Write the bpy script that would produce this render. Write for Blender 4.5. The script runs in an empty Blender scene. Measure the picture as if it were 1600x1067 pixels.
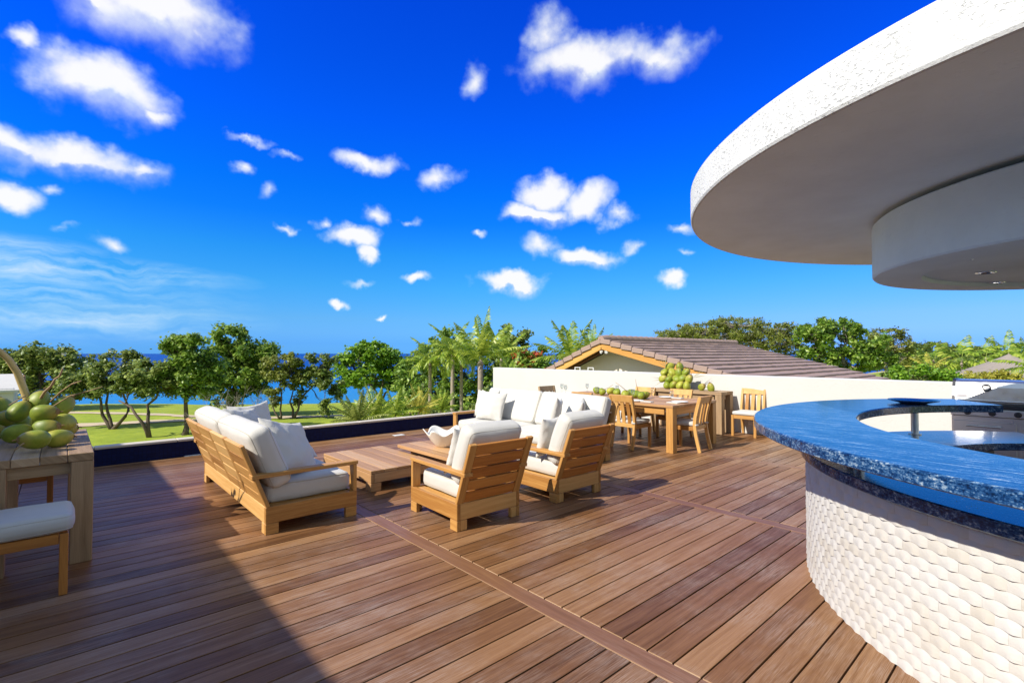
import bpy, math, random
import numpy as np
from mathutils import Vector, Matrix, noise
random.seed(7)
R = math.radians
SC = bpy.context.scene
COL = SC.collection

# ------------------------------------------------------------------ camera
# world X runs along the deck boards, world Y along the deck seams, z = 0 is the deck top
FPX, EYE = 783.0, 1.55
HEAD, PITCH = R(48.013), R(1.39)
fw = Vector((math.cos(HEAD), math.sin(HEAD), 0)); rt = Vector((math.sin(HEAD), -math.cos(HEAD), 0))
f3 = fw * math.cos(PITCH) + Vector((0, 0, 1)) * math.sin(PITCH)
u3 = Vector((0, 0, 1)) * math.cos(PITCH) - fw * math.sin(PITCH)
cd = bpy.data.cameras.new('camera'); cam = bpy.data.objects.new('camera', cd); COL.objects.link(cam)
cd.sensor_width = 36; cd.lens = FPX / 1600 * 36; cd.clip_start = .05; cd.clip_end = 90000
cam.location = (0, 0, EYE); cam.rotation_euler = (R(90) + PITCH, 0, HEAD - R(90))
SC.camera = cam

def ray(px, py):
    return f3 * FPX + rt * (px - 800) + u3 * (533.5 - py)
def at_z(px, py, z=0.0):
    d = ray(px, py); t = (z - EYE) / d.z; return Vector((0, 0, EYE)) + d * t
def at_x(px, py, x):
    d = ray(px, py); return Vector((0, 0, EYE)) + d * (x / d.x)
def at_d(px, py, d):
    r = ray(px, py); return Vector((0, 0, EYE)) + r * (d / r.dot(fw))
def cam_xy(s, d):
    v = fw * d + rt * s; return v.x, v.y

# ------------------------------------------------------------------ render settings, sun, sky
SC.render.engine = 'CYCLES'
SC.cycles.use_denoising = True
SC.cycles.max_bounces = 8
SC.cycles.transparent_max_bounces = 8
SC.cycles.sample_clamp_indirect = 6
SC.view_settings.view_transform = 'Standard'
SC.view_settings.look = 'None'
SC.view_settings.exposure = 0.55
SC.view_settings.gamma = 1
SUN_EL, SUN_AZ = R(39.3), R(-9.5)            # light travels towards +X, slightly -Y
tdir = Vector((math.cos(SUN_EL) * math.cos(SUN_AZ), math.cos(SUN_EL) * math.sin(SUN_AZ), -math.sin(SUN_EL)))
sl = bpy.data.lights.new('sun', 'SUN'); sl.energy = 4.4; sl.angle = R(.53); sl.color = (1, .93, .82)
so = bpy.data.objects.new('sun', sl); COL.objects.link(so)
so.rotation_euler = tdir.to_track_quat('-Z', 'Y').to_euler()
so.location = (-10, 2, 12)

class NT:
    """small node-tree helper"""
    def __init__(s, tree):
        s.t = tree; tree.nodes.clear()
    def n(s, kind, inp=None, **kw):
        x = s.t.nodes.new(kind)
        for k, v in kw.items(): setattr(x, k, v)
        for k, v in (inp or {}).items():
            if isinstance(v, bpy.types.NodeSocket): s.t.links.new(v, x.inputs[k])
            else: x.inputs[k].default_value = v
        return x
    def math(s, op, a, b=None, c=None, clamp=False):
        x = s.n('ShaderNodeMath', operation=op, use_clamp=clamp)
        for i, v in enumerate((a, b, c)):
            if v is None: continue
            if isinstance(v, bpy.types.NodeSocket): s.t.links.new(v, x.inputs[i])
            else: x.inputs[i].default_value = v
        return x.outputs[0]
    def vmath(s, op, a, b=None, scale=None):
        x = s.n('ShaderNodeVectorMath', operation=op)
        for i, v in enumerate((a, b)):
            if v is None: continue
            if isinstance(v, bpy.types.NodeSocket): s.t.links.new(v, x.inputs[i])
            else: x.inputs[i].default_value = v
        if scale is not None: x.inputs['Scale'].default_value = scale
        return x
    def ramp(s, fac, stops, interp='LINEAR'):
        x = s.n('ShaderNodeValToRGB'); s.t.links.new(fac, x.inputs[0]); cr = x.color_ramp; cr.interpolation = interp
        while len(cr.elements) > 1: cr.elements.remove(cr.elements[-1])
        cr.elements[0].position = stops[0][0]; cr.elements[0].color = (*stops[0][1], 1)
        for p, c in stops[1:]:
            e = cr.elements.new(p); e.color = (*c, 1)
        return x.outputs[0]
    def mix(s, fac, a, b, blend='MIX'):
        x = s.n('ShaderNodeMix', data_type='RGBA', blend_type=blend)
        for i, v in ((0, fac), (6, a), (7, b)):
            if isinstance(v, bpy.types.NodeSocket): s.t.links.new(v, x.inputs[i])
            else: x.inputs[i].default_value = v if i == 0 else (*v, 1)
        return x.outputs[2]
    def noise(s, vec, scale, detail=4, rough=.55, w=None):
        x = s.n('ShaderNodeTexNoise', {'Scale': scale, 'Detail': detail, 'Roughness': rough})
        if vec is not None: s.t.links.new(vec, x.inputs['Vector'])
        return x.outputs['Fac']
    def mapr(s, v, a, b, c=0., d=1.):
        return s.n('ShaderNodeMapRange', {0: v, 1: a, 2: b, 3: c, 4: d}).outputs[0]

SKY_GRADE = [(.0, (.041, .155, .49)), (.02, (.041, .141, .43)), (.04, (.054, .153, .375)), (.066, (.058, .162, .335)), (.128, (.036, .178, .34)), (.188, (.019, .175, .37)),
             (.25, (.005, .145, .44)), (.30, (.002, .138, .47)), (.411, (.0015, .114, .56)), (.487, (.0015, .103, .55)), (.585, (.0015, .09, .555)), (.72, (.12, .17, .34)), (1., (.22, .23, .27))]
world = bpy.data.worlds.new('World'); SC.world = world; world.use_nodes = True
W = NT(world.node_tree)
sky = W.n('ShaderNodeTexSky', sky_type='NISHITA', sun_disc=False, sun_elevation=SUN_EL, sun_rotation=R(-82))
sky.air_density = 1.0; sky.dust_density = .25; sky.ozone_density = 1.5; sky.altitude = 10
tc = W.n('ShaderNodeTexCoord'); gen = tc.outputs['Generated']
# the photograph's deep, filtered blue: one grade of the whole sky by height above the horizon
gz = W.n('ShaderNodeSeparateXYZ', {0: gen}).outputs[2]
grade = W.ramp(gz, SKY_GRADE)
side = W.mapr(W.vmath('DOT_PRODUCT', gen, tuple(rt)).outputs['Value'], -.1, .62)
grade = W.mix(side, grade, (1.22, .86, .94), 'MULTIPLY'); _m = W.t.nodes[-1]
_m = [n for n in W.t.nodes if n.type == 'MIX'][-1]; _m.inputs[7].default_value = (1.22, .86, .94, 1)
# behind the camera the sky keeps its own colour
grade = W.mix(W.mapr(W.vmath('DOT_PRODUCT', gen, tuple(fw)).outputs['Value'], .42, .12), grade, (.25, .25, .25))
hs = W.vmath('MULTIPLY', sky.outputs[0], W.vmath('SCALE', grade, scale=4.0).outputs[0])
# ragged edges: the direction is warped before the cloud shapes are read
wn = W.n('ShaderNodeTexNoise', {'Scale': 10.0, 'Detail': 5.0, 'Roughness': .55, 'Vector': gen})
wv = W.vmath('SUBTRACT', wn.outputs['Color'], (.5, .5, .5)).outputs[0]
wv = W.vmath('SCALE', wv, scale=.095).outputs[0]
wdir = W.vmath('ADD', gen, wv).outputs[0]
CLOUDS = [  # where each cloud stands in the sky (bearing and height given through the photo), angular half sizes, density
    (240, 20, 165, 75, .95), (130, -10, 110, 34, .8), (310, 60, 50, 40, .6), (155, 130, 100, 58, 1.1), (218, 165, 52, 24, .75),
    (95, 240, 150, 42, 1.05), (10, 218, 66, 30, .9), (205, 262, 44, 22, .7), (12, 308, 52, 32, 1.), (75, 300, 24, 16, .65),
    (572, 257, 52, 22, .95), (680, 280, 42, 18, .62), (392, 216, 40, 9, .6), (445, 238, 36, 8, .5), (372, 260, 22, 15, .7),
    (550, 376, 46, 25, 1.2), (578, 400, 24, 13, .8), (585, 336, 22, 16, .6), (506, 352, 15, 11, .6), (452, 357, 18, 9, .6),
    (422, 300, 16, 18, .42), (640, 340, 18, 9, .6), (652, 433, 28, 11, .95), (575, 438, 34, 8, .6), (538, 470, 16, 9, 1.1), (597, 500, 13, 5, 1.),
    (920, 92, 130, 46, .95), (1030, 85, 75, 48, .95), (855, 55, 52, 48, .85), (738, 124, 26, 30, .55), (25, 55, 26, 16, .6),
    (850, 300, 52, 34, 1.2), (838, 336, 62, 22, 1.2), (910, 315, 52, 30, 1.), (965, 338, 36, 16, .7),
    (850, 386, 38, 22, .72), (915, 404, 60, 20, 1.25), (985, 386, 20, 15, .6), (800, 441, 58, 20, 1.25), (100, 358, 34, 9, .5),
    (1047, 440, 25, 16, 1.05), (1056, 358, 30, 13, .8), (752, 370, 15, 9, .75), (1056, 390, 18, 8, .5), (185, 380, 40, 12, .4),
]
wup = W.vmath('ADD', wdir, (-.006, 0, .016)).outputs[0]
acc = None; shade = None
for (x, y, rx, ry, w) in CLOUDS:
    d = ray(x, y).normalized()
    m = d.to_track_quat('Z', 'Y').to_matrix()
    zax = d; xax = Vector((0, 0, 1)).cross(zax).normalized(); yax = zax.cross(xax)
    M = Matrix((xax, yax, zax)).transposed()
    k = (f3.dot(d))                                   # off-axis directions subtend smaller angles
    mp = W.n('ShaderNodeMapping', {'Vector': wdir, 'Rotation': M.to_euler(), 'Scale': (rx / FPX * k * 1.03, ry / FPX * k * 1.05, 1e6)}, vector_type='TEXTURE')
    ln = W.vmath('LENGTH', mp.outputs[0]).outputs['Value']
    v = W.math('MULTIPLY_ADD', ln, -w, w)
    acc = v if acc is None else W.math('MAXIMUM', acc, v)
    if rx < 55: continue
    mp2 = W.n('ShaderNodeMapping', {'Vector': wup, 'Rotation': M.to_euler(), 'Scale': mp.inputs['Scale'].default_value[:]}, vector_type='TEXTURE')
    v2 = W.math('MULTIPLY_ADD', W.vmath('LENGTH', mp2.outputs[0]).outputs['Value'], -w, w)
    shade = v2 if shade is None else W.math('MAXIMUM', shade, v2)
# unseen broken cloud added overhead and behind the camera, for neutral fill light
hi = W.math('MULTIPLY_ADD', W.math('MAXIMUM', W.mapr(gz, .66, .82), W.mapr(W.vmath('DOT_PRODUCT', gen, tuple(fw)).outputs['Value'], .22, -.1)), 1.0, -.70)
acc = W.math('MAXIMUM', acc, hi)
fb = W.noise(gen, 21.0, 5, .5)
# thin drawn-out streaks low on the left
wisp = None
for (x, y, rx, ry, w) in ((90, 418, 250, 26, 1.0), (40, 455, 290, 55, .75), (90, 495, 270, 40, .7), (10, 385, 130, 22, .75), (230, 432, 120, 10, .7)):
    d = ray(x, y).normalized(); xax = Vector((0, 0, 1)).cross(d).normalized(); yax = d.cross(xax); k = f3.dot(d)
    mp = W.n('ShaderNodeMapping', {'Vector': gen, 'Rotation': Matrix((xax, yax, d)).transposed().to_euler(), 'Scale': (rx / FPX * k * 1.2, ry / FPX * k * 1.2, 1e6)}, vector_type='TEXTURE')
    v = W.math('MULTIPLY_ADD', W.vmath('LENGTH', mp.outputs[0]).outputs['Value'], -w, w); wisp = v if wisp is None else W.math('MAXIMUM', wisp, v)
sn = W.noise(W.n('ShaderNodeMapping', {'Vector': W.vmath('ADD', gen, W.vmath('SCALE', wv, scale=.55).outputs[0]).outputs[0], 'Scale': (4.5, 4.5, 30.), 'Rotation': (R(3), 0, 0)}).outputs[0], 1.3, 6, .6)
wisp = W.math('MULTIPLY', W.mapr(wisp, 0., .7), W.mapr(sn, .36, .68), clamp=True)
fb2 = W.noise(gen, 7.0, 4, .6)
dens = W.math('ADD', acc, W.math('MULTIPLY_ADD', fb, 1.0, -.53))
dens = W.math('ADD', dens, W.math('MULTIPLY_ADD', fb2, .5, -.25))
base = W.mapr(W.math('SUBTRACT', shade, acc), -.06, .22)          # 0 at the sunlit tops, 1 towards the bases
top_ = W.math('MULTIPLY_ADD', base, .50, .74)
alpha = W.n('ShaderNodeMapRange', {0: dens, 1: -.02, 2: top_, 3: 0., 4: 1.}, interpolation_type='SMOOTHSTEP').outputs[0]
ccol = W.ramp(dens, [(.08, (.50, .84, 1.)), (.36, (.84, .95, 1.)), (.60, (1, 1, 1))])
ccol = W.mix(W.math('MULTIPLY', base, .6), ccol, (.64, .81, .97))
ccol = W.mix(W.math('MULTIPLY', wisp, .9, clamp=True), ccol, (.80, .88, 1.))
ccol = W.vmath('SCALE', ccol, scale=8.2).outputs[0]
skyc = W.mix(W.math('MAXIMUM', W.math('MULTIPLY', alpha, .96), W.math('MULTIPLY', wisp, .95)), hs.outputs[0], (1, 1, 1))
mx = [n for n in W.t.nodes if n.type == 'MIX'][-1]; W.t.links.new(ccol, mx.inputs[7])
bg = W.n('ShaderNodeBackground', {'Color': skyc, 'Strength': .084})
wo = W.n('ShaderNodeOutputWorld', {'Surface': bg.outputs[0]})
world.cycles.sampling_method = 'MANUAL'; world.cycles.sample_map_resolution = 1024

# ------------------------------------------------------------------ mesh helpers
_T = [(sx, sy, sz) for sx in (-1, 1) for sy in (-1, 1) for sz in (-1, 1)]
def _chamfer_topology():
    idx = lambda c, a: c * 3 + a
    F = []
    for a in range(3):
        o = [k for k in range(3) if k != a]
        for s in (-1, 1):
            cs = [c for c in range(8) if _T[c][a] == s]
            cs.sort(key=lambda c: math.atan2(_T[c][o[1]], _T[c][o[0]]))
            F.append([idx(c, a) for c in cs])
    for e in range(3):
        a, b = [k for k in range(3) if k != e]
        for c in range(8):
            if _T[c][e] == -1:
                c2 = next(d for d in range(8) if _T[d][e] == 1 and _T[d][a] == _T[c][a] and _T[d][b] == _T[c][b])
                F.append([idx(c, a), idx(c2, a), idx(c2, b), idx(c, b)])
    for c in range(8): F.append([idx(c, 0), idx(c, 1), idx(c, 2)])
    P = []
    for c in range(8):
        for a in range(3):
            P.append([_T[c][k] * (1.0 if k == a else .8) for k in range(3)])
    P = np.array(P); out = []
    for f in F:
        q = P[f]; n = np.cross(q[1] - q[0], q[2] - q[0])
        out.append(f if n @ q.mean(0) > 0 else f[::-1])
    return out
_CF = _chamfer_topology()
_HF = [(0, 1, 3, 2), (4, 6, 7, 5), (0, 4, 5, 1), (2, 3, 7, 6), (0, 2, 6, 4), (1, 5, 7, 3)]
class MB:
    def __init__(s): s.v = []; s.f = []; s.uv = []; s.mi = []; s.k = 0
    def add(s, verts, faces, uvs=None, mi=0):
        b = len(s.v); s.v.extend(verts)
        for f in faces:
            s.f.append([b + i for i in f]); s.mi.append(mi)
            s.uv.extend([uvs[i] for i in f] if uvs else [(0, 0)] * len(f))
    def box(s, c, size, rot=None, ch=.004, mi=0, rz=0):
        """chamfered box, UV u runs along its longest side (for wood grain)"""
        c = Vector(c); h = [q / 2 for q in size]; ch = min(ch, min(h) * .45)
        if rot is None: rot = Matrix.Rotation(rz, 3, 'Z')
        L = max(range(3), key=lambda k: size[k]); o = [k for k in range(3) if k != L]
        ro = (s.k * .37 + random.random()) * 3; s.k += 1
        V = []; U = []
        for q in range(8):
            for a in range(3):
                p = [_T[q][k] * (h[k] if k == a else h[k] - ch) for k in range(3)]
                V.append(c + rot @ Vector(p)); U.append((p[L] + ro, p[o[0]] + p[o[1]] + ro * 1.7))
        s.add(V, _CF, U, mi)
    def span(s, a, b, w, t, up=(0, 0, 1), ch=.004, mi=0):
        """a bar from point a to point b; w across, t along up"""
        a = Vector(a); b = Vector(b); x = (b - a).normalized(); z = Vector(up); y = z.cross(x).normalized(); z = x.cross(y)
        s.box((a + b) / 2, ((b - a).length, w, t), Matrix((x, y, z)).transposed(), ch, mi)
    def sweep(s, pts, w, t, side=(1, 0, 0), mi=0):
        """rectangular section swept along pts; w along side"""
        sd = Vector(side).normalized(); pts = [Vector(p) for p in pts]; V = []; U = []; l = 0; ro = random.random() * 5
        for i, p in enumerate(pts):
            tg = (pts[min(i + 1, len(pts) - 1)] - pts[max(i - 1, 0)]).normalized(); nrm = tg.cross(sd).normalized()
            if i: l += (p - pts[i - 1]).length
            for k, (a, b) in enumerate(((-1, -1), (1, -1), (1, 1), (-1, 1))):
                V.append(p + sd * a * w / 2 + nrm * b * t / 2); U.append((l + ro, ro + k * .03))
        F = [[i * 4 + k, i * 4 + (k + 1) % 4, i * 4 + 4 + (k + 1) % 4, i * 4 + 4 + k] for i in range(len(pts) - 1) for k in range(4)]
        F += [[3, 2, 1, 0], [len(V) - 4 + k for k in range(4)]]
        s.add(V, F, U, mi)
    def tube(s, pts, rad, n=8, mi=0, cap=True, closed=False):
        pts = [Vector(p) for p in pts]
        if not hasattr(rad, '__len__'): rad = [rad] * len(pts)
        V = []; U = []; N = len(pts); l = 0
        ref = Vector((.31, .17, .93))
        for i, p in enumerate(pts):
            if closed: tg = (pts[(i + 1) % N] - pts[i - 1]).normalized()
            else: tg = (pts[min(i + 1, N - 1)] - pts[max(i - 1, 0)]).normalized()
            a = tg.cross(ref)
            if a.length < .05: a = tg.cross(Vector((1, 0, 0)))
            a.normalize(); b = tg.cross(a)
            if i: l += (p - pts[i - 1]).length
            for k in range(n):
                th = 2 * math.pi * k / n
                V.append(p + (a * math.cos(th) + b * math.sin(th)) * rad[i]); U.append((l, k / n))
        M = N if closed else N - 1
        F = [[i * n + k, i * n + (k + 1) % n, (i + 1) % N * n + (k + 1) % n, (i + 1) % N * n + k] for i in range(M) for k in range(n)]
        if cap and not closed: F += [[k for k in range(n)][::-1], [(N - 1) * n + k for k in range(n)]]
        s.add(V, F, U, mi)
    def lathe(s, prof, n=24, c=(0, 0, 0), mi=0, a0=0, a1=2 * math.pi):
        """profile of (r, z) turned round z"""
        full = abs(a1 - a0 - 2 * math.pi) < 1e-6; m = n if full else n + 1; V = []; U = []
        for i, (r, z) in enumerate(prof):
            for k in range(m):
                th = a0 + (a1 - a0) * k / n
                V.append(Vector((c[0] + r * math.cos(th), c[1] + r * math.sin(th), c[2] + z))); U.append((th * max(r, .1), z + r))
        F = []
        for i in range(len(prof) - 1):
            for k in range(n):
                k2 = (k + 1) % m
                F.append([i * m + k, i * m + k2, (i + 1) * m + k2, (i + 1) * m + k])
        if not full:                                      # close the two ends
            F.append([i * m for i in range(len(prof))]); F.append([i * m + n for i in range(len(prof))][::-1])
        s.add(V, F, U, mi)
    def hexa(s, p, mi=0):
        p = [Vector(q) for q in p]; U = [(q.x + q.y, q.z + q.y) for q in p]
        s.add(p, _HF, U, mi)

def mesh_from(name, mb, smooth=False, weld=False):
    me = bpy.data.meshes.new(name)
    me.from_pydata([tuple(v) for v in mb.v], [], mb.f)
    uvl = me.uv_layers.new(name='UVMap'); uvl.data.foreach_set('uv', np.array(mb.uv, dtype=np.float32).ravel())
    me.polygons.foreach_set('material_index', np.array(mb.mi, dtype=np.int32))
    me.polygons.foreach_set('use_smooth', np.full(len(me.polygons), smooth, dtype=bool))
    me.update()
    return me
def mk(name, mb, mats, parent=None, smooth=False, loc=None, auto=None):
    me = mesh_from(name, mb, smooth)
    for m in (mats if isinstance(mats, (list, tuple)) else [mats]): me.materials.append(m)
    if auto is not None and smooth: me.set_sharp_from_angle(angle=R(auto))
    o = bpy.data.objects.new(name, me); COL.objects.link(o)
    if parent: o.parent = parent
    if loc: o.location = loc
    return o
def mk_np(name, V, F, mat, parent=None, smooth=False):
    me = bpy.data.meshes.new(name); V = np.asarray(V, np.float32); F = np.asarray(F, np.int32); k = F.shape[1]
    me.vertices.add(len(V)); me.vertices.foreach_set('co', V.ravel())
    me.loops.add(F.size); me.loops.foreach_set('vertex_index', F.ravel())
    me.polygons.add(len(F)); me.polygons.foreach_set('loop_start', np.arange(0, F.size, k, dtype=np.int32))
    me.polygons.foreach_set('use_smooth', np.full(len(F), smooth, dtype=bool))
    me.update(calc_edges=True)
    for m in (mat if isinstance(mat, (list, tuple)) else [mat]): me.materials.append(m)
    o = bpy.data.objects.new(name, me); COL.objects.link(o)
    if parent: o.parent = parent
    return o
def tag(o, label=None, cat=None, group=None, kind=None):
    if label: o['label'] = label
    if cat: o['category'] = cat
    if group: o['group'] = group
    if kind: o['kind'] = kind
    return o
def thing(name, label, cat, loc=(0, 0, 0), rz=0, group=None):
    o = bpy.data.objects.new(name, None); COL.objects.link(o); o.empty_display_size = .1
    o.location = loc; o.rotation_euler = (0, 0, rz); return tag(o, label, cat, group)
def dup(root, loc, rz, label, group=None):
    r = root.copy(); COL.objects.link(r); r.location = loc; r.rotation_euler = (0, 0, rz); r['label'] = label
    if group: r['group'] = group
    for ch in list(root.children):
        c = ch.copy(); COL.objects.link(c); c.parent = r
        for g in ch.children:
            d = g.copy(); COL.objects.link(d); d.parent = c
    return r

# ------------------------------------------------------------------ materials
def mat(name):
    m = bpy.data.materials.new(name); m.use_nodes = True; return m, NT(m.node_tree)
def finish(N, color, rough=.5, bump=None, bstr=.3, bdist=.01, metal=0., spec=.5, extra=None):
    b = N.n('ShaderNodeBsdfPrincipled')
    for k, v in (('Base Color', color), ('Roughness', rough), ('Metallic', metal), ('Specular IOR Level', spec)):
        if isinstance(v, bpy.types.NodeSocket): N.t.links.new(v, b.inputs[k])
        else: b.inputs[k].default_value = (*v, 1) if k == 'Base Color' else v
    if bump is not None:
        bn = N.n('ShaderNodeBump', {'Strength': bstr, 'Distance': bdist, 'Height': bump}); N.t.links.new(bn.outputs[0], b.inputs['Normal'])
    for k, v in (extra or {}).items():
        if isinstance(v, bpy.types.NodeSocket): N.t.links.new(v, b.inputs[k])
        else: b.inputs[k].default_value = v
    N.n('ShaderNodeOutputMaterial', {'Surface': b.outputs[0]})
    return b
def wood(name, cols, rough=.5, grain=1., var=.35, dust=0., bstr=.12, spec=.4):
    m, N = mat(name)
    uv = N.n('ShaderNodeTexCoord').outputs['UV']
    isl = N.n('ShaderNodeNewGeometry').outputs['Random Per Island']
    off = N.n('ShaderNodeCombineXYZ', {0: N.math('MULTIPLY', isl, 37.), 1: N.math('MULTIPLY', isl, 91.), 2: N.math('MULTIPLY', isl, 13.)}).outputs[0]
    p = N.vmath('ADD', uv, off).outputs[0]
    warp = N.noise(N.n('ShaderNodeMapping', {'Vector': p, 'Scale': (1.3, 9., 1)}).outputs[0], 1.0, 2)
    p2 = N.n('ShaderNodeMapping', {'Vector': p, 'Scale': (1.0 * grain, 34 * grain, 1)}).outputs[0]
    p2 = N.vmath('ADD', p2, N.n('ShaderNodeCombineXYZ', {1: N.math('MULTIPLY', warp, 3.2)}).outputs[0]).outputs[0]
    g1 = N.noise(p2, 1.0, 5, .6)
    p3 = N.n('ShaderNodeMapping', {'Vector': p, 'Scale': (7 * grain, 260 * grain, 1)}).outputs[0]
    g2 = N.noise(p3, 1.0, 3, .6)
    g = N.math('ADD', N.math('MULTIPLY', g1, .62), N.math('MULTIPLY', g2, .38))
    g = N.math('ADD', g, N.math('MULTIPLY_ADD', isl, var, -var / 2))
    c = N.ramp(g, [(.22, cols[0]), (.5, cols[1]), (.78, cols[2])])
    if dust:
        ob = N.n('ShaderNodeTexCoord').outputs['Object']
        dn = N.mapr(N.noise(ob, 1.1, 6, .65), .46, .72)
        dn = N.math('MULTIPLY', dn, N.mapr(g2, .42, .62))
        c = N.mix(N.math('MULTIPLY', dn, dust), c, (.48, .43, .40))
    r = N.mapr(g1, .3, .7, rough + .06, rough - .08)
    finish(N, c, r, g, bstr, .004, spec=spec)
    return m
TEAK = wood('teak', [(.34, .15, .034), (.56, .30, .088), (.70, .43, .16)], .5, var=.5)
TEAK_SHADE = wood('teak_shaded', [(.32, .11, .018), (.50, .205, .042), (.62, .31, .08)], .5)  # shade on the armchair backs and near chairs is put into this colour
TEAK_G = wood('teak_weathered', [(.23, .145, .075), (.39, .26, .145), (.54, .40, .25)], .62)
TEAK_T = wood('teak_tabletop', [(.32, .165, .065), (.48, .275, .125), (.62, .40, .205)], .5)
DECK = wood('deck_board', [(.088, .037, .014), (.205, .098, .040), (.335, .185, .088)], .45, 1.0, .36, dust=.5, bstr=.3, spec=.2)
DECK_END = wood('deck_board_edge', [(.36, .23, .13), (.44, .29, .18), (.52, .38, .26)], .6)
DECK_S = wood('deck_seam_board', [(.13, .056, .024), (.215, .102, .046), (.30, .16, .078)], .45, 1.0, .12, dust=.25, bstr=.2)

def fabric(name, col, var=.05):
    m, N = mat(name)
    ob = N.n('ShaderNodeTexCoord').outputs['Object']
    n = N.noise(ob, 5., 4)
    c = N.mix(n, tuple(max(0, q - var) for q in col), tuple(min(1, q + var * .5) for q in col))
    w1 = N.n('ShaderNodeTexWave', {'Vector': ob, 'Scale': 160., 'Distortion': 1.}).outputs['Fac']
    w2 = N.n('ShaderNodeTexWave', {'Vector': ob, 'Scale': 160., 'Distortion': 1.}, bands_direction='Z').outputs['Fac']
    wr = N.noise(ob, 9., 3, .5)
    h = N.math('ADD', N.math('MULTIPLY', N.math('ADD', w1, w2), .04), wr)
    finish(N, c, .9, h, .35, .012, spec=.2, extra={'Sheen Weight': .2})
    return m
CANVAS = fabric('canvas_white', (.58, .565, .53))
CANVAS_G = fabric('canvas_grey', (.55, .54, .51))
PIPE = fabric('canvas_piping', (.47, .44, .37))

def stucco(name, col, scale=60., bstr=.35, dist=.01, stain=.06):
    m, N = mat(name)
    ob = N.n('ShaderNodeTexCoord').outputs['Object']
    big = N.noise(ob, .9, 5, .6); mid = N.noise(ob, 14., 5, .65); fine = N.noise(ob, scale, 4, .6)
    pit = N.mapr(N.noise(N.n('ShaderNodeMapping', {'Vector': ob, 'Scale': (1, 1, 2.4)}).outputs[0], 22., 3, .5), .30, .42)
    c = N.mix(N.mapr(big, .3, .7), tuple(q * (1 - stain) for q in col), col)
    h = N.math('ADD', N.math('ADD', N.math('MULTIPLY', mid, .4), N.math('MULTIPLY', fine, .3)), N.math('MULTIPLY', pit, .9))
    finish(N, c, .85, h, bstr, dist, spec=.25)
    return m
STUCCO = stucco('stucco_white', (.58, .57, .545))
def stucco_rough():
    m, N = mat('stucco_rough'); ob = N.n('ShaderNodeTexCoord').outputs['Object']
    big = N.noise(ob, 1.3, 4, .6); fine = N.noise(ob, 90., 4, .6)
    pit = N.mapr(N.noise(N.n('ShaderNodeMapping', {'Vector': ob, 'Scale': (1, 1, 1.7)}).outputs[0], 50., 4, .6), .36, .43)   # 0 inside a pit
    patch = N.mapr(big, .47, .60)
    hole = N.math('MULTIPLY', N.math('SUBTRACT', 1., pit), patch)
    c = N.mix(N.math('MULTIPLY', hole, .40), (.66, .67, .66), (.36, .36, .36))
    h = N.math('SUBTRACT', N.math('MULTIPLY', fine, .4), hole)
    finish(N, c, .9, h, .6, .012, spec=.2); return m
STUCCO_R = stucco_rough()
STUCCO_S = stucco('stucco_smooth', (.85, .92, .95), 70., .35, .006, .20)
HOUSEW = stucco('house_render', (.84, .74, .62))

def plain(name, col, rough=.5, metal=0., spec=.5, var=.0, scale=8., bstr=0., extra=None):
    m, N = mat(name)
    ob = N.n('ShaderNodeTexCoord').outputs['Object']
    n = N.noise(ob, scale, 5, .6)
    c = N.mix(n, tuple(max(0, q * (1 - var)) for q in col), tuple(min(1, q * (1 + var)) for q in col)) if var else col
    r = N.mapr(n, .3, .7, max(.02, rough - .06), rough + .06)
    finish(N, c, r, n if bstr else None, bstr, .01, metal, spec, extra)
    return m
STEEL = plain('brushed_steel', (.80, .80, .80), .32, 1., var=.05)
STEEL_D = plain('dark_metal', (.07, .07, .08), .35, .8)
CHROME = plain('chrome', (.75, .76, .78), .09, 1.)
DARK = plain('dark_void', (.012, .011, .012), .8)
WHITE = plain('white_ceramic', (.80, .79, .76), .35, var=.03)
BOWLM = plain('white_stoneware', (.80, .78, .73), .55, var=.03, scale=20., bstr=.1)
STONE = plain('coping_stone', (.56, .50, .42), .7, var=.12, scale=6., bstr=.15)
CONC = plain('concrete', (.33, .31, .29), .85, var=.15, scale=2., bstr=.2)
def limestone():
    m, N = mat('white_limestone'); isl = N.n('ShaderNodeNewGeometry').outputs['Random Per Island']; ob = N.n('ShaderNodeTexCoord').outputs['Object']
    n = N.noise(ob, 6., 5, .65); f = N.math('ADD', N.math('MULTIPLY', isl, .7), N.math('MULTIPLY', n, .3))
    c = N.ramp(f, [(.12, (.52, .49, .43)), (.3, (.56, .54, .50)), (.6, (.57, .56, .53)), (.9, (.59, .58, .555))])
    finish(N, c, .6, N.noise(ob, 40., 5, .65), .35, .006, spec=.35); return m
CLAD = limestone()
TILE_R = plain('roof_tile', (.32, .225, .185), .7, var=.28, scale=1.6, bstr=.2)
FASCIA = wood('fascia_timber', [(.42, .19, .038), (.58, .29, .07), (.68, .39, .12)], .5, .5)
SOFFIT = wood('soffit_timber', [(.08, .035, .018), (.14, .06, .03), (.2, .09, .045)], .6)
BARK = plain('bark_brown', (.115, .085, .062), .9, var=.45, scale=9., bstr=.6)
BARK_P = plain('bark_palm', (.30, .245, .20), .9, var=.4, scale=7., bstr=.7)
BARK_G = plain('bark_grey', (.34, .29, .25), .9, var=.3, scale=9., bstr=.5)
THATCH = plain('palm_thatch', (.27, .235, .205), .95, var=.3, scale=5., bstr=.6)
TWIG = plain('dry_twig', (.34, .23, .12), .8, var=.3, scale=12., bstr=.3)
STALK = plain('dry_spathe', (.58, .43, .16), .6, var=.3, scale=7., bstr=.3)
ROCKM = plain('sea_rock', (.06, .05, .045), .9, var=.4, scale=3., bstr=.6)

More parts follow.
